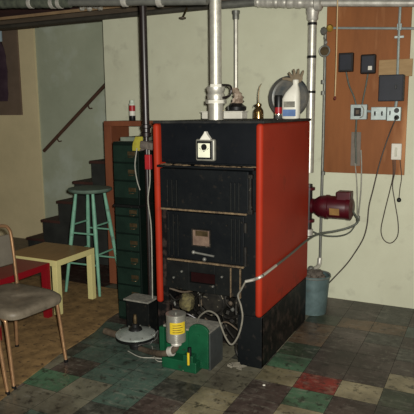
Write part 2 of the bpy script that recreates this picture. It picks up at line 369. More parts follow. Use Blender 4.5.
# ledge with dust
lg = MB().box(BX0+.045, BX1-.045, F-.045, F+.08, 1.252, 1.268).build('ledge', M_dooriron, bo, bevel=.003)
d = MB(); random.seed(11)
for k in range(46):
    x = random.uniform(BX0+.06, BX1-.06)
    d.ball((x, F-.03+random.uniform(-.008, .03), 1.269), random.uniform(.006, .013), 8, (2.2, 1, .55))
d.build('dust_layer', M_dust, lg, smooth=True)['label'] = 'rusty brown dust and fluff'
# gauge
g0 = at(206, 150, Y=F)
ga = MB().obox((g0.x, F-.0, g0.z), (.132, .034, .136)).build('gauge_case', mat('zinc_case', (.26,.25,.21), (.16,.16,.13), rough=.4, metal=.3), bo, bevel=.012, segs=4)
MB().obox((g0.x, F-.019, g0.z), (.108, .008, .112)).build('dial_surround', M_bk, ga, bevel=.006)
MB().obox((g0.x-.003, F-.024, g0.z-.001), (.082, .006, .088)).build('dial', M_dial, ga, bevel=.003)
gd = MB().cyl((g0.x, F-.027, g0.z+.020), (g0.x, F-.030, g0.z+.020), .019, n=24)
for k in range(7):
    aa = PI*(.1+.8*k/6); gd.obox((g0.x+.03*math.cos(aa), F-.028, g0.z+.016-.026*math.sin(aa)*.6), (.002, .002, .007), (0, -aa+PI/2, 0))
gd.build('dial_scale', M_bk, ga)
MB().obox((g0.x, F-.029, g0.z-.006), (.006, .004, .006)).build('dial_pointer', M_bk, ga)
v = [(g0.x-.040, 0, g0.z+.062), (g0.x+.040, 0, g0.z+.062), (g0.x+.012, 0, g0.z+.098), (g0.x+.004, 0, g0.z+.115), (g0.x-.004, 0, g0.z+.115), (g0.x-.012, 0, g0.z+.098)]
MB().prism([Vector((a, F-.015, c)) for a, b_, c in v], (0, .033, 0)).build('gauge_cap', M_white, ga, bevel=.004)
# upper door
x0, x1, z0, z1 = BX0+.052, -1.285, .985, 1.245
ud = MB().box(x0, x1, F-.022, F+.05, z0, z1).build('upper_door', M_dooriron, bo, bevel=.008, segs=3)
def ribs(parent, xs, z0, z1, Y):
    for x in xs:
        MB().box(x-.005, x+.005, Y-.010, Y+.004, z0, z1).build('rib', M_plategrey, parent, bevel=.002)
rl = [at(p, 190, Y=F).x for p in (169.5, 174, 178.5)]; rr = [at(p, 200, Y=F).x for p in (232.5, 236.5, 240.5)]
ribs(ud, rl+rr, 1.0, 1.175, F-.022)
MB().box(x0+.01, x1-.01, F-.034, F-.018, z0-.006, z0+.004).build('door_lip', M_dust, ud)
# hinge at right of the upper door
hx = at(252, 190, Y=F).x
hg = MB().cyl((hx, F-.03, 1.0), (hx, F-.03, 1.21), .010, n=10)
hg.obox((hx, F-.02, 1.215), (.03, .03, .025)).obox((hx, F-.02, 1.0), (.03, .03, .03)).obox((hx, F-.02, 1.03), (.025, .03, .012))
hg.build('hinge', M_junk, bo, bevel=.003)
# lower door
x0, x1, z0, z1 = BX0+.085, -1.318, .655, .968
ld = MB().box(x0, x1, F-.012, F+.06, z0, z1).build('lower_door', M_dooriron, bo, bevel=.008, segs=3)
ribs(ld, rl+rr, .675, .95, F-.012)
sx0, sx1, sz0, sz1 = rect(194, 229, 211, 246)
sf = MB()
sf.box(sx0-.008, sx0, F-.026, F-.008, sz0-.008, sz1+.008).box(sx1, sx1+.008, F-.026, F-.008, sz0-.008, sz1+.008).box(sx0, sx1, F-.026, F-.008, sz1, sz1+.008).box(sx0, sx1, F-.026, F-.008, sz0-.008, sz0)
sf.build('window_frame', M_junk, ld, bevel=.002)
MB().box(sx0, sx1, F-.018, F-.010, sz0, sz1).build('sight_window', M_sight, ld)
MB().box(sx0+.02, sx1-.012, F-.021, F-.016, (sz0+sz1)/2+.012, sz1-.004).build('slide_plate', M_brass, ld, bevel=.001)
q = at(196, 251, Y=F)
MB().cyl((q.x, F-.035, q.z), (q.x+.145, F-.035, q.z-.012), .007, n=10).ball((q.x, F-.035, q.z), .013).ball((q.x+.075, F-.030, q.z-.04), .014, 10).build('latch', M_galvd, ld, smooth=True)
bolts = [(176, 222), (228, 225), (170, 228), (243, 222), (174, 255), (233, 258)]
for bx_, by_ in bolts:
    q = at(bx_, by_, Y=F); MB().cyl((q.x, F-.024, q.z), (q.x, F-.01, q.z), .006, n=8).build('bolt', M_junk, ld)
MB().box(x0+.01, x1+.0, F-.022, F-.005, z0-.012, z0-.002).build('door_lip', M_dust, ld)
x2 = x1+.012
hg = MB()
for zz in (.69, .75, .90): hg.cyl((x2, F-.02, zz-.03), (x2, F-.02, zz+.03), .012, n=10)
hg.build('hinge', M_junk, bo, smooth=True)
# clean-out plate
zt, zb = .638, .45
px0, px1, pz0, pz1 = rect(190.5, 271, 216, 285)
cp = MB()
cx0, cx1 = BX0+.085, -1.335
cp.box(cx0, px0, F-.018, F+.012, zb, zt).box(px1, cx1, F-.018, F+.012, zb, zt).box(px0, px1, F-.018, F+.012, zb, pz0).box(px0, px1, F-.018, F+.012, pz1, zt)
cp = cp.build('clean_out_plate', M_plategrey, bo, bevel=.003)
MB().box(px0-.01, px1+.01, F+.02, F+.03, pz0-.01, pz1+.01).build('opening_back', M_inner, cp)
for bx_, by_ in ((183.5, 270.5), (223.5, 276), (175.5, 276.5), (214.5, 285.5)):
    q = at(bx_, by_, Y=F); MB().cyl((q.x, F-.028, q.z), (q.x, F-.016, q.z), .007, n=8).build('bolt', M_galvd, cp)
MB().box(cx1-.07, cx1-.064, F-.03, F-.016, zb, zt).box(cx1-.006, cx1, F-.03, F-.016, zb, zt).build('edge_strip', M_dust, cp)
# base: side plates, back, front corner columns
bs = MB()
bs.box(BX1-.022, BX1-.002, BY0+.0, BY1-.03, 0, zr+.004)
bs.box(BX0+.002, BX0+.022, BY0+.0, BY1-.03, 0, zr+.004)
bs.box(BX0+.046, BX0+.05, BY0+.02, BY1-.05, zr-.05, .45).box(BX1-.05, BX1-.046, BY0+.02, BY1-.05, zr-.05, .45).box(BX0+.022, BX0+.05, BY0+.02, BY1-.05, zr-.01, zr-.002)
bs.box(BX0+.022, BX1-.022, BY1-.06, BY1-.03, 0, zr)
bs.build('base', M_basebl, bo, bevel=.003)
cc = at(238, 340, Y=F).x
o = MB().box(cc, BX1-.002, F-.006, F+.02, 0, zr).box(cc+.01, BX1-.045, F-.004, F+.02, zr, 1.0).build('corner_column', mat('blue_black_column', (.006,.007,.0075), (.003,.004,.0045), spec=0.12, rough=.5, scale=5, col3=(.03,.024,.02), scale3=20, lo3=.6, hi3=.8), bo, bevel=.004)
MB().box(BX0+.022, BX0+.085, F-.002, F+.02, 0, zr).box(BX0+.045, BX0+.085, F-.0, F+.02, zr, 1.0).build('corner_column', M_basebl, bo, bevel=.004)
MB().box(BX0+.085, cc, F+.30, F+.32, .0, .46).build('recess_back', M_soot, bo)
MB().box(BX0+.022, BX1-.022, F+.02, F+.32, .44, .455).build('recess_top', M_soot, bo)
# burner fittings in the open recess
def PF(x, y, Y=3.24): return at(x, y, Y=Y)
c = PF(212, 302, 3.22)
MB().lathe([(.02, .0), (.080, .0), (.088, .02), (.088, .10), (.07, .12)], (c.x, 3.335, c.z), (0, -1, 0), 28).build('blower', M_junk, bo, smooth=True)
MB().tube([(c.x+.088*math.cos(t), 3.215, c.z+.088*math.sin(t)) for t in [2*PI*k/16 for k in range(16)]], .006, sm=2, closed=True).build('blower_rim', M_junk, bo, smooth=True)
mm = MB(); mm.lathe([(.02, 0), (.045, .005), (.05, .05), (.04, .09), (.02, .10)], (PF(186, 303).x, 3.24, PF(186, 303).z-.03), (.3, -.2, 1), 16)
mm.jitter(.005).build('oily_valve', M_oil, bo, smooth=True)
tl = [[(168, 292), (176, 300), (184, 296), (193, 301), (200, 292)], [(166, 300), (171, 312), (180, 318), (192, 316)],
      [(169, 288), (185, 292), (206, 287), (226, 291), (240, 296)], [(224, 300), (231, 308), (236, 300), (240, 312), (236, 324)],
      [(218, 312), (228, 318), (238, 316)], [(172, 318), (184, 313), (198, 320), (206, 330)], [(205, 318), (214, 326), (226, 322), (238, 330)],
      [(238, 292), (236, 310), (239, 330), (236, 348), (240, 360)], [(226, 296), (222, 310), (226, 326), (234, 338)], [(171, 322), (169, 338), (173, 350)]]
random.seed(5)
for k, l in enumerate(tl):
    MB().tube([PF(x, y, 3.235+random.uniform(-.015, .03)) for x, y in l], (.005, .010, .007)[k % 3]).build('burner_tube', (M_junk, M_blackpipe, M_rustpipe, M_junk)[k % 4], bo, smooth=True)
for x, y in ((178, 306), (226, 300), (232, 320), (200, 312), (172, 300), (240, 304), (222, 328), (236, 342)):
    q = PF(x, y, 3.26); MB().obox(q, (.03, .04, .025), (random.random(), random.random(), random.random())).build('fitting', M_junk, bo, bevel=.004)
random.seed(21)
for k in range(34):
    x, y = random.uniform(168, 236), random.uniform(291, 325 if k % 2 else 345)
    q = at(x, y, Y=3.23+random.uniform(0, .10)); q.z = max(q.z, .03)
    b_ = MB(); kind = k % 3
    if kind == 0: b_.obox(q, (random.uniform(.015, .045), .025, random.uniform(.01, .03)), (random.random()*2, random.random()*2, random.random()*2))
    elif kind == 1: b_.cyl(q, q+Vector((random.uniform(-.05, .05), random.uniform(-.02, .02), random.uniform(-.05, .05))), random.uniform(.006, .012), n=10)
    else: b_.lathe([(.006, 0), (.016, .004), (.016, .012), (.006, .018)], q, (random.uniform(-.5, .5), -1, random.uniform(-.3, .6)), 12)
    b_.build('fitting', (M_junk, M_rustpipe, M_galvd, M_junk, M_greydust)[k % 5], bo)
# floor debris at the base
dd = thing('paper_scrap', (-1.40, 3.13, 0), 'crumpled scrap of dirty paper on the floor at the boiler foot', 'paper')
b_ = MB()
q = at(236, 357, Y=3.12)
for k in range(5): b_.obox((q.x-.01+.02*k-.03, 3.12+.008*(k % 2), .016+.006*(k % 3)), (.05, .035, .012), (random.uniform(-.5, .5), random.uniform(-.5, .5), random.random()*3))
b_.jitter(.003).build('scrap', M_paper, dd)
tag(MB().obox(at(264, 385, Z=.004), (.014, .009, .005), (0, 0, .4)).build('paint_chip', M_white), 'tiny white chip lying on the dark tile in front of the boiler', 'chip')

# ------------------------------------------------------------------ riser pipe on top of the boiler
fp = thing('steam_riser_pipe', (at(215.5, 121, Z=1.545).x, 3.62, 1.545), 'wide bright galvanised steam pipe rising from the boiler top to the ceiling', 'pipe')
px = at(216, 110, Y=3.62).x
def ZZ(y, Y=3.62, x=216): return at(x, y, Y=Y).z
MB().cyl((px, 3.62, 1.544), (px, 3.62, ZZ(101)), .053, n=28).build('lower_pipe', M_galv, fp, smooth=True)
MB().lathe([(.058, 0), (.073, .002), (.073, .028), (.058, .032), (.062, .06), (.055, .075), (.064, .095), (.064, .115), (.045, .125)], (px, 3.62, ZZ(104)), n=28).build('union', M_galv, fp, smooth=True)
MB().cyl((px, 3.62, ZZ(90)), (px, 3.62, 2.72), .0405, n=28).build('upper_pipe', M_galv, fp, smooth=True)
def band(z0, z1, r, a0, a1, m, nm):
    k = 10; vs_ = []
    b2 = MB()
    dirc = Vector((0-px, 0-3.62, 0)).normalized(); base = math.atan2(dirc.y, dirc.x)
    inn = [Vector((px+r*math.cos(base+t), 3.62+r*math.sin(base+t), z0)) for t in [a0+(a1-a0)*i/k for i in range(k+1)]]
    out = [Vector((px+(r+.0015)*math.cos(base+t), 3.62+(r+.0015)*math.sin(base+t), z0)) for t in [a0+(a1-a0)*i/k for i in range(k+1)]]
    b2.prism(inn+out[::-1], (0, 0, z1-z0)).build(nm, m, fp)
band(ZZ(103.4), ZZ(100.2), .0735, -.75, .75, M_white, 'paper_label')
band(ZZ(87.5), ZZ(84.5), .0645, -.6, .6, M_white, 'paper_label')
MB().tube([(px+.06, 3.6, ZZ(98)), (px+.11, 3.6, ZZ(96)), (px+.125, 3.6, ZZ(90)), (px+.10, 3.62, ZZ(86)), (px+.03, 3.64, ZZ(85))], .008).build('bleed_tube', M_blackpipe, fp, smooth=True)
# ------------------------------------------------------------------ things on top of the boiler
TZ = BZ+.0045
tr = thing('plastic_tray', (-1.72, 4.02, TZ), 'long white plastic tray on the boiler top behind the riser pipe', 'tray')
a = at(201.5, 119, Y=3.98); b = at(242, 119, Y=3.98); h_ = at(220, 112, Y=3.98).z
t_ = MB().box(a.x, b.x, 3.98, 4.09, TZ, h_)
t_.build('body', M_white, tr, bevel=.008, segs=3)
MB().box(a.x-.006, b.x+.006, 3.974, 4.096, h_-.002, h_+.006).build('lid', M_white, tr, bevel=.003)
q = at(236, 112, Y=4.03)
vb = thing('black_valve_motor', (q.x, 4.035, h_+.006), 'squat black device standing on the white plastic tray', 'device')
MB().lathe([(.055, 0), (.075, .006), (.078, .03), (.05, .05), (.03, .062)], (q.x, 4.035, h_+.0065), n=20).build('base', M_bk, vb, smooth=True)
MB().cyl((q.x-.035, 3.97, h_+.012), (q.x-.035, 3.962, h_+.045), .006).build('metal_stud', M_chrome, vb)
bg = MB(); random.seed(9); rs = []
for k in range(9):
    t = k/8; r = .042*(1-.55*t)+.004
    rs.append([Vector((q.x+.004+.02*t*math.sin(5*t)+r*(1+.28*math.sin(5*i+3*k))*math.cos(2*PI*i/14), 4.045+r*(1+.25*math.cos(4*i+k))*math.sin(2*PI*i/14), h_+.064+.115*t)) for i in range(14)])
tag(bg.rings(rs).build('plastic_bag', M_bag, smooth=True), 'crumpled brown translucent bag perched on the black device', 'bag')
# oil can
q = at(258.5, 119, Y=3.95)
oc = thing('oil_can', (q.x, 3.95, TZ), 'small brass pump oil can with a tall curved spout on the boiler top', 'oil can')
MB().lathe([(.034, 0), (.037, .003), (.036, .05), (.034, .062), (.020, .082), (.017, .088), (.022, .092), (.022, .108), (.008, .114)], (q.x, 3.95, TZ), n=20).build('body', mat('polished_brass', (.30, .20, .08), (.20, .13, .05), rough=.22, metal=.9), oc, smooth=True)
MB().tube([(q.x, 3.95, TZ+.11), (q.x-.002, 3.95, TZ+.15), (q.x+.002, 3.95, TZ+.20), (q.x+.012, 3.95, TZ+.235), (q.x+.022, 3.95, TZ+.25)], lambda t: .0055-.003*t).build('spout', M_brass, oc, smooth=True)
MB().tube([(q.x-.02, 3.95, TZ+.10), (q.x-.036, 3.95, TZ+.098), (q.x-.034, 3.95, TZ+.085)], .003).build('pump_lever', M_bk, oc, smooth=True)
# jug, spray bottle, pan, glove
q = at(291, 120, Y=3.93)
jg = thing('bleach_jug', (q.x, 3.93, TZ), 'white plastic jug with a blue label at the right end of the boiler top', 'jug')
def prof(wx, wy, z, dx=0, n=20): return [Vector((q.x+dx+wx*math.copysign(abs(math.cos(t))**.6, math.cos(t)), 3.93+wy*math.copysign(abs(math.sin(t))**.6, math.sin(t)), TZ+z)) for t in [2*PI*i/n for i in range(n)]]
MB().rings([prof(.056, .038, 0), prof(.062, .042, .005), prof(.062, .042, .10), prof(.062, .042, .14), prof(.050, .038, .18, .010), prof(.030, .026, .215, .024), prof(.018, .018, .235, .03), prof(.018, .018, .25, .03)]).build('bottle', M_white, jg, smooth=True)
MB().lathe([(.022, 0), (.022, .02), (.018, .024)], (q.x+.03, 3.93, TZ+.245), n=16).build('cap', M_white, jg, smooth=True)
MB().box(q.x-.046, q.x+.046, 3.884, 3.888, TZ+.018, TZ+.065).build('blue_label', M_blue, jg)
MB().box(q.x-.040, q.x+.040, 3.8835, 3.887, TZ+.08, TZ+.12).build('grey_print', M_greydust, jg)
q2 = at(278.5, 120, Y=3.98)
sb = thing('spray_bottle', (q2.x, 3.98, TZ), 'dark spray can with a red band just left of the white jug', 'spray can')
MB().lathe([(.026, 0), (.028, .003), (.028, .035)], (q2.x, 3.98, TZ), n=18).build('lower_body', M_chrome, sb, smooth=True)
MB().lathe([(.028, .0), (.028, .045)], (q2.x, 3.98, TZ+.036), n=18).build('red_band', M_redtag, sb, smooth=True)
MB().lathe([(.030, .0), (.031, .07), (.026, .085)], (q2.x, 3.98, TZ+.0815), n=18).build('cap', M_bk, sb, smooth=True)
q3 = at(288.5, 119.5, Y=4.09); R_ = .150
pn = thing('round_pan', (q3.x, 4.10, TZ), 'round blue-grey metal pan stood on edge behind the white jug', 'pan')
MB().lathe([(R_-.03, .0), (R_-.012, .006), (R_, .035), (R_+.003, .035), (R_-.008, .002), (R_-.03, -.004)], (q3.x, 4.12, TZ+R_+.004), (0, -1, 0), 40).build('rim', M_pan, pn, smooth=True)
MB().lathe([(R_-.025, -.004), (R_-.025, .001)], (q3.x, 4.12, TZ+R_+.004), (0, -1, 0), 40).build('bottom', M_pan, pn, smooth=True)
gl = thing('work_glove', (q3.x+.06, 4.08, TZ+.25), 'tan work glove draped over the top edge of the round pan', 'glove')
g0_ = Vector((q3.x+.055, 4.088, TZ+.285))
MB().ball(g0_, .045, 14, (1.1, .3, .8)).build('palm', M_glove, gl, smooth=True)
for k, (dx, dz, l) in enumerate(((-.035, .02, .035), (-.012, .03, .045), (.012, .03, .045), (.036, .022, .04))):
    a = g0_+Vector((dx, 0, dz-.01)); MB().tube([a, a+Vector((dx*.3, -.004, l*.6)), a+Vector((dx*.5, -.012, l))], lambda t: .0105-.003*t*t).build('finger', M_glove, gl, smooth=True)
MB().tube([g0_+Vector((-.03, 0, -.01)), g0_+Vector((-.07, -.005, .0)), g0_+Vector((-.10, -.01, .002))], lambda t: .013-.003*t).build('thumb', M_glove, gl, smooth=True)

# ------------------------------------------------------------------ wall pipes
def vpipe(name, x, y, Y, z0, z1, r, m, label, fittings=()):
    q = at(x, y, Y=Y)
    t = thing(name, (q.x, Y, z0), label, 'pipe')
    MB().cyl((q.x, Y, z0), (q.x, Y, z1), r, n=18).build('pipe', m, t, smooth=True)
    return t, q.x
t, x = vpipe('vertical_pipe', 236, 70, 4.60, 1.2, 2.41, .019, M_galv, 'thin grey vertical pipe on the wall just right of the riser pipe')
MB().lathe([(.026, 0), (.028, .01), (.028, .04), (.034, .05), (.034, .07)], (x, 4.60, 2.36), n=16).build('elbow', M_galvd, t, smooth=True)
t, x = vpipe('banded_pipe', 311.5, 70, 4.58, 1.1, 2.36, .034, M_galv, 'bright silver vertical pipe with black bands between jug and plywood board')
for y in (24, 57, 92):
    z = at(311.5, y, Y=4.58).z; MB().cyl((x, 4.58, z-.010), (x, 4.58, z+.010), .0365, n=18).build('black_band', M_bk, t, smooth=True)
MB().lathe([(.038, 0), (.045, .01), (.045, .04), (.052, .06), (.052, .10), (.04, .12)], (x, 4.58, 2.30), n=18).build('tee', M_alu, t, smooth=True)
# main pipes under the ceiling
def run(pts, r, bump=0, n=14, seed=1):
    random.seed(seed); return MB().tube(pts, (lambda t: r*(1+random.uniform(-bump, bump))) if bump else r, n=n, sm=24 if bump else 4)
hp = thing('steam_main', (-1.2, 4.55, 2.3), 'pale steam main pipe running under the ceiling along the back wall to the right', 'pipe')
A = at(440, 3, Y=4.55); B = at(322, 3.0, Y=4.55); Cc = at(256, 2, Y=4.55); D = at(222, 5, Y=4.55)
MB().cyl(A+(A-B)*.6, B, .026, n=16).build('bare_pipe', M_alu, hp, smooth=True)
run([B, B+(Cc-B)*.5, Cc], .042, .10, seed=4).build('wrapped_pipe', M_alu, hp, smooth=True)
MB().lathe([(.045, 0), (.058, .01), (.058, .05), (.045, .06)], B+Vector((-.06, 0, 0)), (1, 0, 0), 18).build('tee', M_alu, hp, smooth=True)
MB().cyl(Cc, D, .033, n=16).build('dark_pipe', M_galvd, hp, smooth=True)
hp2 = thing('return_pipe', (-3.2, 4.45, 2.4), 'grey pipe under the ceiling running left above the stair opening', 'pipe')
A = at(214, 6, Y=4.6); B = A+Vector((-3.6, 0, -.0)); B.z = A.z+.0
MB().cyl(A, B, .021, n=14).build('pipe', mat('dark_grey_pipe', (.05,.045,.035), (.03,.028,.022), rough=.6, scale=8), hp2, smooth=True)
hp3 = thing('lagged_pipe', (-3.0, 3.6, 2.4), 'thick pipe wrapped in grey lagging under the ceiling at top left', 'pipe')
A = at(-25, 4, Y=3.45); B = at(70, 2.5, Y=3.45); Cc = at(225, 0.5, Y=3.45)
run([A, (A+B)/2, B], .036, .07, seed=2).build('lagging', M_insul, hp3, smooth=True)
MB().cyl(B, B+(Cc-B)*.9, .026, n=14).build('bare_pipe', M_galvd, hp3, smooth=True)
for xx in (31, 53, 60, 125, 160):
    q = at(xx, 3 if xx < 80 else 1, Y=3.45); MB().lathe([(.03, -.02), (.040, -.015), (.040, .015), (.03, .02)], q, (1, 0, 0), 16).build('coupling', M_alu, hp3, smooth=True)
sprk = thing('valve_stem', (at(182, 15, Y=4.5).x, 4.5, 2.40), 'small bronze valve with a round handle hanging from the ceiling pipe above the boiler left', 'valve')
q = at(182.5, 18, Y=4.5)
MB().cyl((q.x, 4.5, q.z), (q.x, 4.60, q.z+.11), .009, n=10).build('stem', M_brass, sprk, smooth=True)
MB().lathe([(.012, -.012), (.030, -.006), (.032, .004), (.010, .010)], (q.x, 4.5, q.z), (0, 0, 1), 16).build('handle', M_rustpipe, sprk, smooth=True)
# clutter of small fittings in the joist bay above left
for (xx, yy, r, lab) in ((91, 7, .035, 'crusty pale fitting clump on the ceiling joist above the stairwell'), ):
    c = at(xx, yy, Y=4.2); b_ = MB(); random.seed(6)
    for k in range(9): b_.ball(c+Vector((random.uniform(-.10, .10), random.uniform(-.02, .02), random.uniform(-.02, .03))), random.uniform(.018, .032), 8)
    tag(b_.jitter(.004).build('pipe_fitting', M_alu, smooth=True), lab, 'fitting')
# black vertical pipe left of the boiler
q = at(144.3, 60, Y=3.5); VX = q.x
bp = thing('black_drop_pipe', (VX, 3.5, 0), 'black iron pipe dropping from ceiling to floor between boiler and green cabinet', 'pipe')
zc = at(144, 125, Y=3.5).z
MB().cyl((VX, 3.5, zc), (VX, 3.5, 2.72), .0255, n=20).build('upper_pipe', M_blackpipe, bp, smooth=True)
MB().lathe([(.026, .0), (.034, .004), (.036, .03), (.029, .036), (.029, .06), (.036, .066), (.036, .085), (.028, .09)], (VX, 3.5, zc-.085), n=20).build('union', M_blackpipe, bp, smooth=True)
MB().cyl((VX, 3.5, .0), (VX, 3.5, zc-.08), .017, n=16).build('lower_pipe', M_blackpipe, bp, smooth=True)
q = at(146, 145, Y=3.49)
cl = MB().obox((VX+.01, 3.50, q.z), (.10, .075, .055), (.1, .2, .3)).obox((VX-.01, 3.5, q.z-.02), (.09, .07, .03), (0, -.3, .1)).build('clamp', M_rag, bp, bevel=.01, segs=3)
yr = MB(); q = at(136, 143, Y=3.46); random.seed(2); rs = []
for k in range(7):
    t = k/6; rs.append([Vector((q.x+.025-.03*t+(.028+.012*math.sin(PI*t))*math.cos(2*PI*i/10)+.008*math.sin(3*i), 3.47+.014*math.sin(2*PI*i/10), q.z+.045-.10*t)) for i in range(10)])
tag(yr.rings(rs).build('yellow_rag', M_yrag, smooth=True), 'dirty yellow rag tied to the black pipe above the green cabinet', 'rag')
q = at(148.5, 162, Y=3.45)
rt = tag(MB().obox((q.x, 3.45, q.z), (.045, .035, .105)).build('red_switch_box', M_redtag, bevel=.006, segs=3), 'small red box hanging beside the black pipe left of the boiler', 'box')
wc = thing('pale_cable', (q.x, 3.44, .3), 'pale thin cable hanging down the left edge of the boiler', 'cable')
MB().tube([at(149, 150, Y=3.46), at(150, 180, Y=3.44), at(148, 200, Y=3.42), at(151, 225, Y=3.42), at(152, 260, Y=3.42), at(152.5, 300, Y=3.42)], .0045).build('cable', M_whitecord, wc, smooth=True)
tag(MB().tube([at(137, 148, Y=3.44), at(135, 165, Y=3.43), at(137, 180, Y=3.43), at(140, 190, Y=3.45)], .004).build('white_string', M_whitecord, smooth=True), 'white string dangling below the yellow rag over the cabinet drawers', 'string')

# ------------------------------------------------------------------ green drawer cabinet
cx0, cx1, cy0, cy1, cz = -2.54, -2.315, 3.56, 4.05, 1.385
cb = thing('drawer_cabinet', ((cx0+cx1)/2, (cy0+cy1)/2, 0), 'tall narrow dark green metal cabinet with many small drawers left of the boiler', 'cabinet')
MB().box(cx0, cx1, cy0, cy1, 0, cz).build('body', M_cab, cb, bevel=.004)
MB().box(cx0-.004, cx1+.004, cy0-.02, cy1, .895, .915).build('ledge', M_plategrey, cb, bevel=.003)
nd = 10; hh = (cz-.04)/nd
for k in range(nd):
    z = .02+k*hh
    zl, zh = z+.006, z+hh-.006
    if zl < .915 and zh > .895: zh = min(zh, .890) if (zl+zh)/2 < .905 else zh; zl = max(zl, .92) if (zl+zh)/2 > .905 else zl
    d = MB().box(cx0+.010, cx1-.010, cy0-.014, cy0-.0005, zl, zh).build('drawer', M_cabface, cb, bevel=.003)
    zm = (zl+zh)/2
    MB().box(cx1-.085, cx1-.02, cy0-.018, cy0-.0145, zm-.012, zm+.018).build('label_holder', M_brass, d, bevel=.001)
    MB().tube([(cx1-.075, cy0-.014, zm-.018), (cx1-.07, cy0-.034, zm-.022), (cx1-.035, cy0-.034, zm-.022), (cx1-.03, cy0-.014, zm-.018)], .003, n=6, sm=3).build('pull', M_brass, d, smooth=True)
o = tag(MB().obox((-2.43, 3.80, cz+.016), (.19, .34, .03), (0, 0, .05)).build('cardboard_box', mat('grey_green_card', (.15, .17, .13), (.11, .13, .1), rough=.8), bevel=.003), 'flat grey-green box lying on the green cabinet top', 'box')
# wooden shelf frame behind
SY0, SY1 = 4.31, 4.62
sx0 = at(103.5, 121, Y=SY0).x; sx1 = -2.15; sz = at(130, 121, Y=SY0).z
sh = thing('wooden_bench', ((sx0+sx1)/2, 4.4, 0), 'tall reddish wooden bench frame against the wall behind the green cabinet', 'bench')
MB().box(sx0, sx1, SY0, SY1, sz-.045, sz).build('top', M_redwood, sh, bevel=.003)
for xa in (sx0, sx1-.08):
    MB().box(xa, xa+.08, SY0, SY1-.02, 0, sz-.045).build('side_panel', M_redwood, sh, bevel=.003)
MB().box(sx0+.085, sx1-.085, SY0+.01, SY0+.05, .10, .14).build('rail', M_redwood, sh)
q = at(132.5, 120, Y=4.38)
sp = thing('spray_paint_can', (q.x, 4.38, sz), 'white spray can with a red band standing on the wooden bench top', 'spray can')
zb_ = sz+.0005
MB().lathe([(.026, 0), (.028, .003), (.028, .045)], (q.x, 4.38, zb_), n=20).build('base_band', M_bk, sp, smooth=True)
MB().lathe([(.028, 0), (.028, .04)], (q.x, 4.38, zb_+.0455), n=20).build('lower_label', M_white, sp, smooth=True)
MB().lathe([(.0284, 0), (.0284, .05)], (q.x, 4.38, zb_+.086), n=20).build('red_label', M_redtag, sp, smooth=True)
MB().lathe([(.028, 0), (.028, .012), (.024, .022), (.021, .024), (.021, .045), (.016, .048)], (q.x, 4.38, zb_+.1365), n=20).build('cap', mat('pale_green_cap', (.50, .56, .46), rough=.4), sp, smooth=True)

# ------------------------------------------------------------------ stool
SC = Vector((-3.19, 4.10, 0)); SH = .94
so = thing('bar_stool', SC, 'mint green painted wooden stool with a round seat behind the yellow table', 'stool')
MB().lathe([(.02, -.038), (.175, -.036), (.194, -.024), (.198, -.012), (.192, -.003), (.172, 0), (.02, -.006)], SC+Vector((0, 0, SH)), n=40).build('seat', M_mintseat, so, smooth=True)['label'] = 'worn grey-green round seat'
an = [math.radians(d_) for d_ in (-42, 48, 138, 228)]
T = [SC+Vector((.125*math.cos(t), .125*math.sin(t), SH-.034)) for t in an]; Bt = [SC+Vector((.256*math.cos(t), .256*math.sin(t), 0)) for t in an]
for a, b in zip(Bt, T):
    L = (b-a).length
    MB().lathe([(.012, 0), (.014, L*.1), (.0155, L*.35), (.019, L*.62), (.018, L*.8), (.013, L)], a, b-a, 14).build('leg', M_mint, so, smooth=True)
for i in range(4):
    a0, a1, b0, b1 = Bt[i], T[i], Bt[(i+1) % 4], T[(i+1) % 4]
    for s in ((.40, .68) if i % 2 == 0 else (.30, .60)):
        MB().cyl(a0+(a1-a0)*s, b0+(b1-b0)*s, .0085, n=10).build('rung', M_mint, so, smooth=True)

# ------------------------------------------------------------------ two square tables
def parsons(x0, x1, y0, y1, h, m, mt, name, label):
    t = thing(name, ((x0+x1)/2, (y0+y1)/2, 0), label, 'table')
    MB().box(x0, x1, y0, y1, h-.05, h-.0015).build('apron', m, t, bevel=.002)
    MB().box(x0+.003, x1-.003, y0+.003, y1-.003, h-.0014, h).build('table_top', mt, t)
    for a in (x0, x1-.05):
        for b in (y0, y1-.05): MB().box(a, a+.05, b, b+.05, .0055, h-.05).build('leg', m, t, bevel=.002)
    return t
parsons(-3.55, -3.0, 3.395, 3.88, .455, M_yel, M_yeltop, 'side_table', 'low square pale yellow table with a tan top in front of the green stool')
parsons(-3.63, -3.035, 2.78, 3.36, .445, M_redtab, M_redtab, 'side_table', 'low square red table between the grey chair and the yellow table')

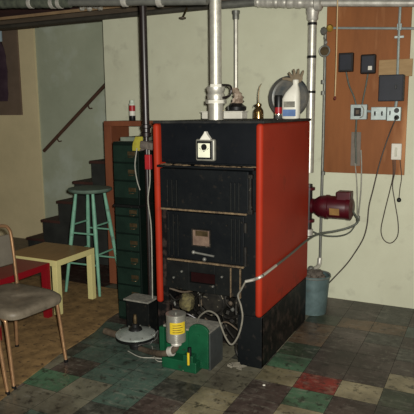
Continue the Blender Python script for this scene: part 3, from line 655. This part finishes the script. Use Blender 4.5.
# ------------------------------------------------------------------ chairs
def make_chair(name, loc, label):
    """chair at the origin facing +X, then moved"""
    t = thing(name, (0, 0, 0), label, 'chair', None)
    W = .225
    # seat cushion, rounded outline wider at the front
    out = []
    n = 40
    for i in range(n):
        a = 2*PI*i/n; ex = .34
        x = .018+.258*math.copysign(abs(math.cos(a))**ex, math.cos(a)); y = (W-.012*(x < 0)*abs(x)/.2)*math.copysign(abs(math.sin(a))**ex, math.sin(a))
        out.append((x, y))
    rs = []
    for s, z in ((.90, .420), (.98, .426), (1.0, .446), (.985, .464), (.93, .476), (.80, .482), (.4, .475), (.05, .473)):
        rs.append([Vector((x*s, y*s, z-.010*(x > .15)*(x-.15)/.1)) for x, y in out])
    MB().rings(rs).build('seat', M_seat, t, smooth=True)
    rf = .0115
    for s in (1, -1):
        y = s*(W-.022)
        MB().tube([(.245, y*1.04, rf), (.205, y, .36), (.185, y, .412), (.10, y*.9, .418)], rf, n=10, sm=5).build('leg', M_tube, t, smooth=True)
        MB().tube([(-.225, y*1.06, rf), (-.20, y, .30), (-.19, y, .405), (-.12, y*.9, .418)], rf, n=10, sm=5).build('leg', M_tube, t, smooth=True)
        MB().lathe([(.013, 0), (.0145, .002), (.014, .02)], (.245, y*1.04, 0), n=10).build('foot_cap', M_bk, t, smooth=True)
        MB().lathe([(.013, 0), (.0145, .002), (.014, .02)], (-.225, y*1.06, 0), n=10).build('foot_cap', M_bk, t, smooth=True)
    y = W+.012
    MB().tube([(-.205, y, .40), (-.215, y, .55), (-.235, y, .77), (-.243, y-.012, .835), (-.25, y-.06, .862), (-.25, 0, .865), (-.25, -y+.06, .862), (-.243, -y+.012, .835), (-.235, -y, .77), (-.215, -y, .55), (-.205, -y, .40)], rf, n=10, sm=6).build('back_frame', M_tube, t, smooth=True)
    b = MB()
    b.hexa([(-.225, -y+.015, .60), (-.205, -y+.015, .60), (-.205, y-.015, .60), (-.225, y-.015, .60), (-.250, -y+.015, .80), (-.23, -y+.015, .80), (-.23, y-.015, .80), (-.250, y-.015, .80)])
    b.build('backrest', mat('grey_back_vinyl', (.12,.105,.08), (.09,.078,.06), rough=.5, scale=6), t, bevel=.009, segs=3)
    t.location = loc; return t
ch = make_chair('tube_chair', (-2.651, 2.556, 0), 'bronze tube chair with a worn grey vinyl seat standing in front of the red table')
ch.rotation_euler = (0, 0, math.radians(-5))
dup(ch, (-2.66, 2.055, 0), math.radians(-2), 'bronze tube chair mostly cut off at the left edge in front of the whole chair')

# ------------------------------------------------------------------ rug
rg = MB(); random.seed(8)
edge = [(-2.36, 1.9), (-2.40, 2.2), (-2.425, 2.38), (-2.47, 2.6), (-2.50, 2.82), (-2.515, 3.05), (-2.545, 3.25), (-2.60, 3.5), (-2.62, 3.62)]
ol = [Vector((x+random.uniform(-.008, .008), y, .001)) for x, y in edge]+[Vector(p) for p in ((-2.62, 4.1, .001), (-2.75, 4.15, .001), (-4.1, 4.2, .001), (-6.2, 4.2, .001), (-6.2, 1.9, .001))]
rg.prism(ol, (0, 0, .006)).build('carpet_piece', M_rug); tag(bpy.data.objects['carpet_piece'], 'worn tan carpet piece on the floor under the chairs and tables', 'carpet')

# ------------------------------------------------------------------ box and gas regulator
q0 = at(127.5, 298, Y=3.38); q1 = at(152, 298, Y=3.38); zt = at(140, 300, Y=3.36).z
db = thing('metal_box', ((q0.x+q1.x)/2, 3.42, 0), 'dark box with a grey lid on the floor left of the boiler', 'box')
MB().box(q0.x+.012, q1.x-.005, 3.34, 3.47, 0, zt-.008).build('body', M_plategrey, db, bevel=.003)
MB().box(q0.x, q1.x, 3.325, 3.475, zt-.008, zt+.004).build('lid', M_greydust, db, bevel=.002)
rc = at(135.5, 332.5, Z=.115); RC = Vector((rc.x, rc.y, 0))
gr = thing('gas_regulator', RC, 'round grey disc-shaped gas regulator on the floor left of the green burner', 'regulator')
MB().lathe([(.05, 0), (.128, .0), (.136, .006), (.136, .016), (.126, .020), (.118, .022), (.08, .034), (.045, .040), (.03, .044)], RC+Vector((0, 0, .095)), n=40).build('upper_disc', mat('zinc_grey', (.42, .45, .41), (.30, .33, .30), rough=.4, metal=.5, scale=20), gr, smooth=True)
MB().lathe([(.03, 0), (.045, .005), (.08, .012), (.120, .030), (.134, .034), (.134, .044), (.05, .046)], RC+Vector((0, 0, .048)), n=40).build('lower_disc', M_plategrey, gr, smooth=True)
for k in range(10):
    t = 2*PI*k/10; MB().cyl(RC+Vector((.127*math.cos(t), .127*math.sin(t), .105)), RC+Vector((.127*math.cos(t), .127*math.sin(t), .121)), .006, n=6).build('bolt', M_galvd, gr)
MB().lathe([(.048, 0), (.042, .012), (.026, .022), (.024, .04), (.018, .045)], RC+Vector((0, 0, .137)), n=18).build('hub', M_bk, gr, smooth=True)
MB().lathe([(.014, 0), (.014, .045), (.010, .055), (.010, .065)], RC+Vector((0, 0, .18)), n=14).build('spring_post', M_brass, gr, smooth=True)
MB().lathe([(.03, 0), (.042, .005), (.045, .03), (.03, .05)], RC, n=18).build('valve_body', M_bk, gr, smooth=True)
MB().cyl(RC+Vector((-.30, .06, .055)), RC+Vector((.0, .0, .05)), .024, n=14).build('inlet_pipe', M_rustpipe, gr, smooth=True)
MB().lathe([(.024, 0), (.032, .004), (.032, .03), (.024, .034)], RC+Vector((-.12, .024, .052)), (-1, .2, .02), 14).build('coupling', M_rustpipe, gr, smooth=True)
# green burner
gx1 = at(208.5, 372, Z=0).x; gy0 = at(207.5, 372, Z=0).y
gx0 = at(159.5, 345, Y=gy0).x
gb = thing('gas_burner', ((gx0+gx1)/2, gy0+.1, 0), 'bright green burner housing on the floor in front of the boiler', 'burner')
hz = at(187, 331, Y=gy0+.01).z
hump = at(198, 324.5, Y=gy0).z; hx = at(198.5, 330, Y=gy0).x; hr_ = .072
GD = .018
# front plate with rounded hump on its right
ol = [Vector((hx-hr_, gy0, .015)), Vector((gx1, gy0, .015)), Vector((gx1, gy0, hump-.05))]
for k in range(9):
    t = PI*(k+.5)/9; ol.append(Vector((hx+hr_*.98*math.cos(t), gy0, hump-.052+.052*math.sin(t))))
ol.append(Vector((hx-hr_, gy0, hump-.06)))
MB().prism(ol, (0, GD, 0)).build('front_plate', M_green, gb, bevel=.003)
MB().box(gx0, hx-hr_, gy0+.035, gy0+.05, .02, hz-.01).build('rear_plate', M_green, gb, bevel=.003)
MB().box(gx0, gx0+.035, gy0+.0, gy0+.035, .05, hz+.0).build('side_plate', M_green, gb, bevel=.003)
MB().box(gx0+.01, gx1-.012, gy0+.05, gy0+.21, .02, hz+.0).build('housing', mat('dull_grey_housing', (.045,.05,.048), (.03,.033,.031), rough=.5, scale=8), gb, bevel=.004)
MB().box(gx0+.02, gx1+.0, gy0+.018, gy0+.215, hz-.002, hz+.010).build('dusty_top', M_greydust, gb, bevel=.002)
MB().box(gx1-.012, gx1+.006, gy0+.018, gy0+.205, .0, hz-.003).build('end_plate', mat('dull_grey_housing', (0,0,0)), gb, bevel=.003)
MB().box(gx0+.05, hx+.01, gy0-.06, gy0+.035, .0, .07).build('foot', M_green, gb, bevel=.005)
q = at(189.5, 350, Y=gy0-.03)
MB().obox((q.x, gy0-.03, .085), (.07, .055, .05)).build('lower_block', M_green, gb, bevel=.005)
q = at(190, 349, Y=gy0-.045)
MB().cyl((q.x, gy0-.05, .06), (q.x, gy0-.05, q.z+.012), .012, n=12).build('oil_cup', M_bk, gb, smooth=True)
MB().cyl((q.x-.002, gy0-.065, .055), (q.x-.002, gy0-.065, q.z-.018), .008, n=12).build('sight_glass', M_yellow, gb, smooth=True)['label'] = 'yellow sight tube'
MB().cyl((hx, gy0-.008, hump-.07), (hx, gy0+.0, hump-.07), .010, n=8).build('bolt', M_green, gb)
# canister with a yellow label
q = at(176.3, 341, Y=gy0-.075); CX, CY = q.x, gy0-.075; z0, z1 = q.z, at(176, 313, Y=CY).z; CR = .061
fc = gb
MB().lathe([(.045, 0), (CR, .006), (CR, z1-z0-.014), (CR+.002, z1-z0-.012), (CR+.002, z1-z0-.002), (CR-.004, z1-z0), (.02, z1-z0-.006)], (CX, CY, z0), n=32).build('filter_can', mat('canister_steel', (.50,.49,.42), (.38,.37,.32), rough=.34, metal=.75, scale=14), gb, smooth=True)
fc = bpy.data.objects['filter_can']; fc['label'] = 'silver metal canister with a yellow label'
MB().lathe([(.006, 0), (.008, .01), (.004, .014)], (CX, CY, z1-.008), n=10).build('top_nut', M_galvd, fc)
base = math.atan2(-CY, -CX)
def arc(z0, z1, r, a0, a1, m, nm):
    ang = [base+a0+(a1-a0)*i/12 for i in range(13)]
    inn = [Vector((CX+r*math.cos(t), CY+r*math.sin(t), z0)) for t in ang]; out = [Vector((CX+(r+.001)*math.cos(t), CY+(r+.001)*math.sin(t), z0)) for t in ang]
    return MB().prism(inn+out[::-1], (0, 0, z1-z0)).build(nm, m, fc)
H_ = z1-z0
arc(z0+.36*H_, z0+.76*H_, CR, -.65, 1.05, M_yellow, 'yellow_label')
for k in range(4): arc(z0+(.42+.08*k)*H_, z0+(.44+.08*k)*H_, CR+.0012, -.35, .7-.15*(k % 2), M_brass, 'printed_line')
MB().lathe([(.02, 0), (.034, .006), (.034, .02), (.028, .03)], (CX, CY, z0-.028), n=18).build('collar', M_alu, fc, smooth=True)
EZ = .052
MB().tube([(CX, CY, z0-.026), at(175.5, 348, Y=CY), at(170, 352.5, Y=CY), at(160, 353.5, Y=CY+.02), at(149, 351.5, Y=RC.y-.05), at(140, 348.5, Y=RC.y-.01)], .0195, n=14).build('outlet_pipe', M_rustpipe, gr, smooth=True)
MB().lathe([(.025, 0), (.031, .003), (.031, .03), (.025, .033)], at(173, 351, Y=CY), (-1, .1, -.35), 14).build('coupling', M_alu, gr, smooth=True)
# thin tubes and card on the floor
tag(MB().tube([at(128, 351, Z=.006), at(140, 357, Z=.004), at(155, 358, Z=.004), at(168, 360, Z=.004), at(180, 367, Z=.005)], .0035).build('copper_tube', M_whitecord, smooth=True), 'pale thin tube looping on the floor below the round regulator', 'tube')
tag(MB().tube([at(152, 346, Z=.012), at(156, 360, Z=.012), at(168, 361.5, Z=.010), at(182, 362, Z=.010), at(190, 363, Z=.014)], .003).build('copper_tube', M_whitecord, smooth=True), 'second thin tube running from the brown pipe to the paper tag', 'tube')
tag(MB().tube([RC+Vector((.10, -.06, .09)), at(150, 344, Z=.05), at(156, 333, Z=.12), at(158, 331, Z=.13), at(155, 340, Z=.06), RC+Vector((.05, -.05, .05))], .0035).build('copper_tube', M_chrome, smooth=True), 'bright bent tube at the right edge of the round regulator', 'tube')
tag(MB().obox(at(186, 369, Z=.01), (.045, .03, .004), (.2, .1, .6)).build('paper_tag', M_paper), 'dirty white tag lying on the floor by the burner foot', 'tag')

# ------------------------------------------------------------------ circulator pump behind the right of the boiler
PY = 4.36
a = at(309, 205, Y=PY); b = at(356, 206, Y=PY)
cp = thing('circulator_pump', (a.x, PY, 0), 'dark red circulator pump sticking out right of the boiler', 'pump')
L = b.x-a.x; zc = a.z-.004
MB().lathe([(.03, 0), (.058, .0), (.058, .02), (.045, .025)], (a.x+.02, PY, zc), (1, 0, 0), 24).build('flange', M_maroon, cp, smooth=True)
MB().lathe([(.045, 0), (.062, .02), (.082, .05), (.088, .08), (.088, .10), (.094, .102), (.094, .125), (.088, .13), (.088, L-.10), (.080, L-.07), (.06, L-.055)], (a.x+.035, PY, zc), (1, 0, 0), 32).build('motor_body', M_maroon, cp, smooth=True)
q = at(342, 200, Y=PY)
MB().box(q.x-.035, q.x+.075, PY-.055, PY+.055, zc+.02, at(342, 191, Y=PY).z).build('junction_box', M_maroon, cp, bevel=.008, segs=3)
MB().lathe([(.075, 0), (.092, .004), (.092, .035), (.07, .045)], (b.x-.07, PY, zc), (1, 0, 0), 28).build('end_bell', M_maroon, cp, smooth=True)
q = at(334, 212, Y=PY-.09)
MB().obox((q.x, PY-.0845, q.z), (.075, .004, .055), (.25, 0, .0)).build('name_plate', M_bronzelab, cp)
ppx = at(309, 205, Y=PY).x
MB().cyl((ppx, PY, at(311, 236, Y=PY).z), (ppx, PY, at(310, 184, Y=PY).z), .026, n=16).build('vertical_pipe', M_blackpipe, cp, smooth=True)
for y in (190, 222): 
    z = at(311, y, Y=PY).z; MB().lathe([(.03, 0), (.046, .002), (.046, .022), (.03, .024)], (ppx, PY, z), n=16).build('pipe_flange', M_maroon, cp, smooth=True)
MB().lathe([(.026, -.02), (.036, -.018), (.036, .03), (.026, .034)], (ppx, PY, at(311, 233, Y=PY).z), n=16).build('union', M_alu, cp, smooth=True)
# overflow pipe on the wall to the pail
OY = 4.62
ov = thing('relief_pipe', (at(321, 200, Y=OY).x, OY, .5), 'thin grey pipe running down the left edge of the plywood board to the pail', 'pipe')
pt = [at(325.5, 30, Y=OY), at(324, 110, Y=OY), at(321.5, 205, Y=OY), at(320, 262, Y=OY)]
MB().tube(pt, .0115, n=10).build('pipe', M_galvd, ov, smooth=True)
MB().tube([at(320, 258, Y=OY), at(319, 265, Y=OY-.02), at(316, 268, Y=OY-.07), at(311, 270, Y=OY-.12)], .019, n=10).build('elbow', M_alu, ov, smooth=True)
MB().ball(at(311, 269, Y=OY-.12), .028).build('outlet', M_galvd, ov, smooth=True)
for y in (84, 95, 175): MB().lathe([(.014, 0), (.018, .002), (.018, .03), (.014, .032)], at(323, y, Y=OY), n=10).build('coupling', M_galvd, ov, smooth=True)
c = at(324.5, 51, Y=OY-.03)
MB().lathe([(.02, 0), (.040, .004), (.043, .02), (.036, .032)], c+Vector((0, .03, 0)), (0, -1, 0), 20).build('gauge', M_brass, ov, smooth=True)
MB().tube([c+Vector((.040*math.cos(t), 0, .040*math.sin(t))) for t in [2*PI*k/12 for k in range(12)]], .007, sm=2, closed=True).build('gauge_rim', M_galvd, ov, smooth=True)
MB().tube([c+Vector((.0, .02, .04)), c+Vector((.012, .01, .07)), c+Vector((-.01, .02, .10)), c+Vector((.0, .03, .14))], .007).build('siphon', M_galvd, ov, smooth=True)
c = at(324.5, 31, Y=OY-.02)
MB().lathe([(.01, 0), (.028, .01), (.034, .03), (.012, .05)], c+Vector((-.03, 0, 0)), (1, 0, 0), 14).build('tap', M_galvd, ov, smooth=True)

# pail
q = at(315, 318, Z=0)
PC = Vector((-1.195, 4.335, 0))
pl = thing('metal_pail', PC, 'pale blue metal pail on the floor behind the right corner of the boiler', 'pail')
ph = .315
MB().lathe([(.092, .0), (.100, .003), (.126, ph), (.131, ph+.004), (.131, ph-.008), (.124, ph-.008), (.120, ph-.03), (.095, .02), (.02, .015)], PC, n=32).build('body', M_pail, pl, smooth=True)
MB().tube([PC+Vector((.129*math.cos(t), .129*math.sin(t), ph-.01)) for t in [2*PI*k/20 for k in range(20)]], .005, sm=2, closed=True).build('rim', M_galvd, pl, smooth=True)
MB().tube([PC+Vector((.130*math.cos(t), .130*math.sin(t)*.6-.05*math.sin(t), ph+.002+.03*math.sin(t))) for t in [PI*k/10 for k in range(11)]], .003).build('handle', M_galvd, pl, smooth=True)
b_ = MB(); random.seed(12)
for k in range(16):
    r = random.uniform(0, .075); t = random.random()*2*PI
    b_.ball(PC+Vector((r*math.cos(t), r*math.sin(t), ph-.005+random.uniform(-.02, .03))), random.uniform(.022, .036), 10, (1.2, 1.2, .8))
tag(b_.jitter(.005).build('rag_bundle', M_rag, smooth=True), 'dirty brown rags heaped in the pale blue pail', 'rags')

# ------------------------------------------------------------------ plywood service board
WY = YB
p0 = at(325.5, 100, Y=WY); p1 = at(408, 100, Y=WY)
zb_ = .5*(at(324, 168, Y=WY).z+at(403, 179, Y=WY).z)
wb = tag(MB().box(p0.x, p1.x, WY-.02, WY-.0005, zb_, 2.43).build('plywood_board', M_ply, bevel=.001), 'large brown plywood board on the back wall carrying the electrical boxes', 'board')
S = WY-.02
def wbox(name, x0, y0, x1, y1, dep, m, label, cat, bev=.003, Y0_=None):
    Yf = (Y0_ or S)-.0005-dep
    a = at(x0, y0, Y=Yf); b = at(x1, y1, Y=Yf)
    t = thing(name, ((a.x+b.x)/2, S, b.z), label, cat)
    MB().box(a.x, b.x, Yf, (Y0_ or S)-.0005, b.z, a.z).build('case', m, t, bevel=bev)
    return t, a, b, Yf
t, a, b, Yf = wbox('pale_wood_block', 379, 60, 412, 76, .02, M_palewood, 'pale wooden strip fixed across the right side of the plywood board', 'board')
o1, a, b, Yf = wbox('relay_box', 338.5, 53, 352.5, 71.5, .05, M_relay, 'plain dark brown box high on the plywood board left of its labelled twin', 'electrical box', .006)
MB().box(a.x+.012, b.x-.012, Yf-.004, Yf+.001, b.z+.014, a.z-.014).build('cover', M_elecdk, o1, bevel=.003)
o1, a, b, Yf = wbox('relay_box', 360.5, 54.5, 375, 73.5, .05, M_relay, 'dark box with a small white label high on the plywood board', 'electrical box', .010)
MB().box(a.x+.012, b.x-.012, Yf-.004, Yf+.001, b.z+.014, a.z-.014).build('cover', M_elecdk, o1, bevel=.003)
q = at(370, 68, Y=Yf-.006); MB().obox((q.x, Yf-.006, q.z), (.030, .003, .030)).build('white_label', M_white, o1)
o1, a, b, Yf = wbox('disconnect_box', 379, 75, 402.5, 101, .10, M_elecdk, 'large slate blue electrical box on the right of the plywood board', 'electrical box', .004, S-.0215)
MB().box(a.x+.006, b.x-.006, Yf-.004, Yf+.0, b.z+.006, a.z-.006).build('door', M_elecdk, o1, bevel=.002)
q = at(396, 87, Y=Yf); MB().obox((q.x, Yf-.008, q.z), (.014, .014, .03)).build('latch', M_bk, o1, bevel=.002)
o1, a, b, Yf = wbox('switch_box', 350.5, 104.5, 366.5, 119.5, .055, M_elec, 'grey steel wall box with a square opening, leftmost of the three boxes in a row', 'electrical box', .004)
q = at(357.5, 112, Y=Yf); MB().obox((q.x, Yf-.002, q.z), (.055, .006, .065)).build('opening', M_relay, o1, bevel=.002)
MB().obox((q.x+.002, Yf-.008, q.z), (.028, .010, .034)).build('thermostat_knob', M_rustpipe, o1, bevel=.002)
MB().tube([(q.x+.03, Yf-.004, q.z+.05), (q.x+.05, Yf-.012, q.z+.02), (q.x+.045, Yf-.012, q.z-.03), (q.x+.02, Yf-.004, q.z-.045)], .004).build('wire', M_whitecord, o1, smooth=True)
o1, a, b, Yf = wbox('switch_box', 371, 107, 386, 120, .05, M_elec, 'grey steel wall box with two toggle switches, middle of the three boxes in a row', 'light switch', .004)
for s in (375, 382):
    q = at(s, 113.5, Y=Yf); MB().obox((q.x, Yf-.002, q.z), (.012, .006, .034)).obox((q.x, Yf-.012, q.z+.004), (.008, .02, .010), (.4, 0, 0)).build('toggle', M_bk, o1)
o1, a, b, Yf = wbox('outlet_box', 387, 107, 400.5, 121, .05, M_elec, 'grey steel wall box with a socket and a plugged-in cord, rightmost of the three boxes', 'outlet', .004)
q = at(390, 113, Y=Yf); MB().obox((q.x, Yf-.002, q.z), (.010, .006, .034)).build('toggle', M_bk, o1)
PLG = None
for s in (110.5, 117.5):
    q = at(396.5, s, Y=Yf-.01); MB().lathe([(.019, 0), (.019, .008), (.016, .012)], (q.x, Yf-.0005, q.z), (0, -1, 0), 16).build('socket_face', M_bk, o1, smooth=True); PLG = (q.x, Yf-.014, q.z)
o1, a, b, Yf = wbox('wall_thermostat', 391.5, 143.5, 401, 160, .025, M_white, 'narrow cream cover plate low on the plywood board', 'switch plate', .005)
q = at(396, 152, Y=Yf); MB().obox((q.x, Yf-.004, q.z), (.018, .008, .07)).build('slider', mat('cream_slider', (.48,.47,.38), rough=.5), o1, bevel=.003)
# conduits
def conduit(name, pts, r, m, label, sm=0, cat='conduit', Y=S-.012):
    return tag(MB().tube([at(x, y, Y=Y) if len(pq) == 2 else at(x, y, Y=pq[2]) for pq in pts for x, y in [pq[:2]]], r, sm=sm).build(name, m, smooth=True), label, cat)
cnd = thing('conduit', at(398, 30, Y=S-.02), 'grey steel conduit crossing the top of the plywood board and dropping to the slate box', 'conduit')
Yc = S-.03
MB().tube([at(328, 28, Y=Yc), at(430, 28.5, Y=Yc)], .0095, sm=0).build('horizontal_run', M_elec, cnd, smooth=True)
MB().tube([at(400.5, 2, Y=Yc-.022), at(399, 30, Y=Yc-.022), at(397.5, 75, Y=Yc-.022)], .010, sm=0).build('vertical_run', M_elec, cnd, smooth=True)
q = at(399.2, 37, Y=Yc-.02); MB().obox(q, (.07, .01, .018)).build('strap', M_elec, cnd, bevel=.002)
q = at(399.5, 27, Y=Yc-.01); MB().obox(q, (.035, .03, .05)).build('junction', M_elec, cnd, bevel=.004)
conduit('short_conduit', [(396.5, 101), (395.5, 108)], .012, M_elec, 'short conduit stub between the slate box and the socket box', Y=S-.03)
conduit('box_connector', [(366, 111), (371.5, 111.5)], .010, M_elec, 'short nipple joining the left and middle wall boxes', Y=S-.03)
conduit('armoured_cable', [(346, 71), (349, 85), (354, 97), (356, 105)], .007, M_darkhose, 'grey cable from the plain dark box down to the leftmost wall box', sm=5)
conduit('armoured_cable', [(368, 73), (366, 85), (363.5, 97), (362, 105)], .007, M_darkhose, 'grey cable from the labelled dark box down to the leftmost wall box', sm=5)
tag(MB().tube([at(356.5, 119, Y=S-.03), at(355.5, 140, Y=S-.015), at(356, 152, Y=S-.015), at(356, 164, Y=S-.015)], .008, sm=5).build('armoured_cable', M_darkhose, smooth=True), 'grey cable running straight down the board below the leftmost wall box', 'cable')
a = at(351.5, 132, Y=S-.004); b = at(360, 166, Y=S-.004)
tag(MB().box(a.x, b.x, S-.006, S-.0005, b.z, a.z).build('metal_strip', mat('brown_grey_strip', (.16, .13, .10), (.12, .10, .08), rough=.6), bevel=.001), 'dull grey vertical strip on the plywood below the leftmost wall box', 'strip')
tag(MB().tube([at(361, 150, Y=S-.018), at(361.5, 166, Y=S-.018), at(361, 190, Y=4.66), at(358.5, 216, Y=4.5)], .0055).build('flexible_conduit', M_whitecord, smooth=True), 'pale flexible cable hanging from the board to the red pump', 'cable')
tag(MB().tube([at(355, 163, Y=S-.018), at(357, 185, Y=4.66), at(357.5, 214, Y=4.5)], .0045).build('flexible_conduit', M_whitecord, smooth=True), 'thinner pale cable hanging left of its neighbour towards the red pump', 'cable')
tag(MB().lathe([(.011, 0), (.015, .002), (.015, .04), (.011, .042)], at(358, 221, Y=4.48), n=10).build('cable_connector', M_galvd, smooth=True), 'small metal connector on the cables beside the red pump', 'connector')
# black power cord
cz_ = [Vector(PLG), Vector(PLG)+Vector((-.004, -.03, -.02)), at(389, 135, Y=4.66), at(380, 162, Y=4.66), at(373, 190, Y=4.66), at(369, 206, Y=4.66), at(367, 225, Y=4.66), at(363, 239, Y=4.66), at(354, 254, Y=4.64), at(345, 266, Y=4.62), at(329, 283, Y=4.60), at(322, 292, Y=4.6)]
pc = thing('power_cord', cz_[0], 'long brown power cord hanging from the socket down behind the pail', 'cord')
MB().tube(cz_, .0055).build('cord', M_cord, pc, smooth=True)
MB().lathe([(.010, 0), (.015, .006), (.014, .028), (.006, .04)], Vector(PLG)+Vector((0, .001, 0)), (0, -1, -.2), 12).build('plug', M_bk, pc, smooth=True)
lp = thing('looped_cord', at(394, 176, Y=4.72), 'thin brown cord hanging in a long loop below the cream plate', 'cord')
MB().tube([at(393, 160, Y=S-.008), at(393, 176, Y=4.715), at(389.5, 192, Y=4.72), at(384.5, 212, Y=4.72), at(381, 230, Y=4.72), at(384, 240, Y=4.72), at(391, 243, Y=4.72), at(397.5, 236, Y=4.72), at(398, 222, Y=4.72), at(394.5, 200, Y=4.72), at(392.5, 185, Y=4.72), at(394.8, 172, Y=4.715), at(395, 160, Y=S-.008)], .0042).build('cord', M_cord, lp, smooth=True)
lp = thing('plug_cord', at(400, 176, Y=4.72), 'short cord with a black plug hanging right of the long loop', 'cord')
MB().tube([at(400, 160, Y=S-.008), at(401.5, 177, Y=4.72), at(400, 188, Y=4.72), at(399, 198, Y=4.72)], .0035).build('cord', M_cord, lp, smooth=True)
q = at(399, 200, Y=4.72); MB().lathe([(.010, -.016), (.017, -.008), (.017, .008), (.008, .018)], q, n=12).build('plug', M_bk, lp, smooth=True)
# pull string of the lamp
lp = thing('pull_string', at(336.5, 98, Y=4.4), 'tan pull string with a small red knob hanging in front of the plywood board', 'pull string')
MB().tube([at(338, -20, Y=4.4), at(337, 30, Y=4.4), at(336, 70, Y=4.4), at(335, 97, Y=4.4)], .0045).build('string', mat('tan_string', (.55, .40, .22), rough=.8), lp, smooth=True)
q = at(335, 98, Y=4.4); MB().lathe([(.004, .014), (.009, .006), (.010, -.006), (.006, -.014)], q, n=12).build('knob', mat('dark_red_knob', (.12, .02, .015), rough=.5), lp, smooth=True)
q = at(330, 29, Y=4.66)
tag(MB().lathe([(.01, 0), (.026, .01), (.028, .03), (.014, .05)], q, (.2, -1, .2), 12).build('yellow_valve_tag', mat('mustard', (.35, .22, .03), rough=.6), smooth=True), 'small mustard yellow fitting at the top left of the plywood board', 'fitting')

# ------------------------------------------------------------------ cables from pump to the boiler front
SX_ = BX1+.012
c1 = [at(352, 210, Y=4.34), at(358, 221, Y=4.40), at(350, 227, Y=4.38), at(335, 231, Y=4.34), at(318, 234, Y=4.26), at(306, 241, X=SX_), at(292, 253, X=SX_), at(278, 264, X=SX_), at(262, 276, X=SX_)]
cb1 = thing('armoured_cable', c1[0], 'thick grey cable sweeping from the red pump across the boiler side to its front', 'cable')
MB().tube(c1, .0085).build('dark_length', M_darkhose, cb1, smooth=True)
MB().tube([at(276, 265.5, X=SX_), at(262, 276, X=SX_-.002), at(254, 279.5, Y=3.15), at(245.5, 281.5, Y=3.145)], .0095).build('bright_length', M_galv, cb1, smooth=True)
tag(MB().tube([at(357.5, 221, Y=4.42), at(350, 232, Y=4.42), at(338, 236, Y=4.42), at(322, 235, Y=4.40), at(312, 231, Y=4.40)], .0055).build('thin_cable', M_darkhose, smooth=True), 'thin dark cable looping under the red pump', 'cable')
c3 = [at(245.5, 281.5, Y=3.15), at(241, 290, Y=3.15), at(238, 296, Y=3.15), at(241, 306, Y=3.13), at(242.5, 318, Y=3.12), at(239, 334, Y=3.11), at(232, 344.5, Y=3.10), at(226, 338, Y=3.10), at(221, 326, Y=3.09), at(217, 315.5, Y=3.10), at(208, 311, Y=3.12), at(200, 316, Y=3.14), at(197, 322, Y=3.16)]
tag(MB().tube(c3, .0058).build('flexible_hose', mat('pale_grey_hose', (.17,.16,.125), (.11,.10,.08), rough=.6, scale=50), smooth=True), 'pale hose hanging in a loop at the lower right of the boiler front', 'hose')
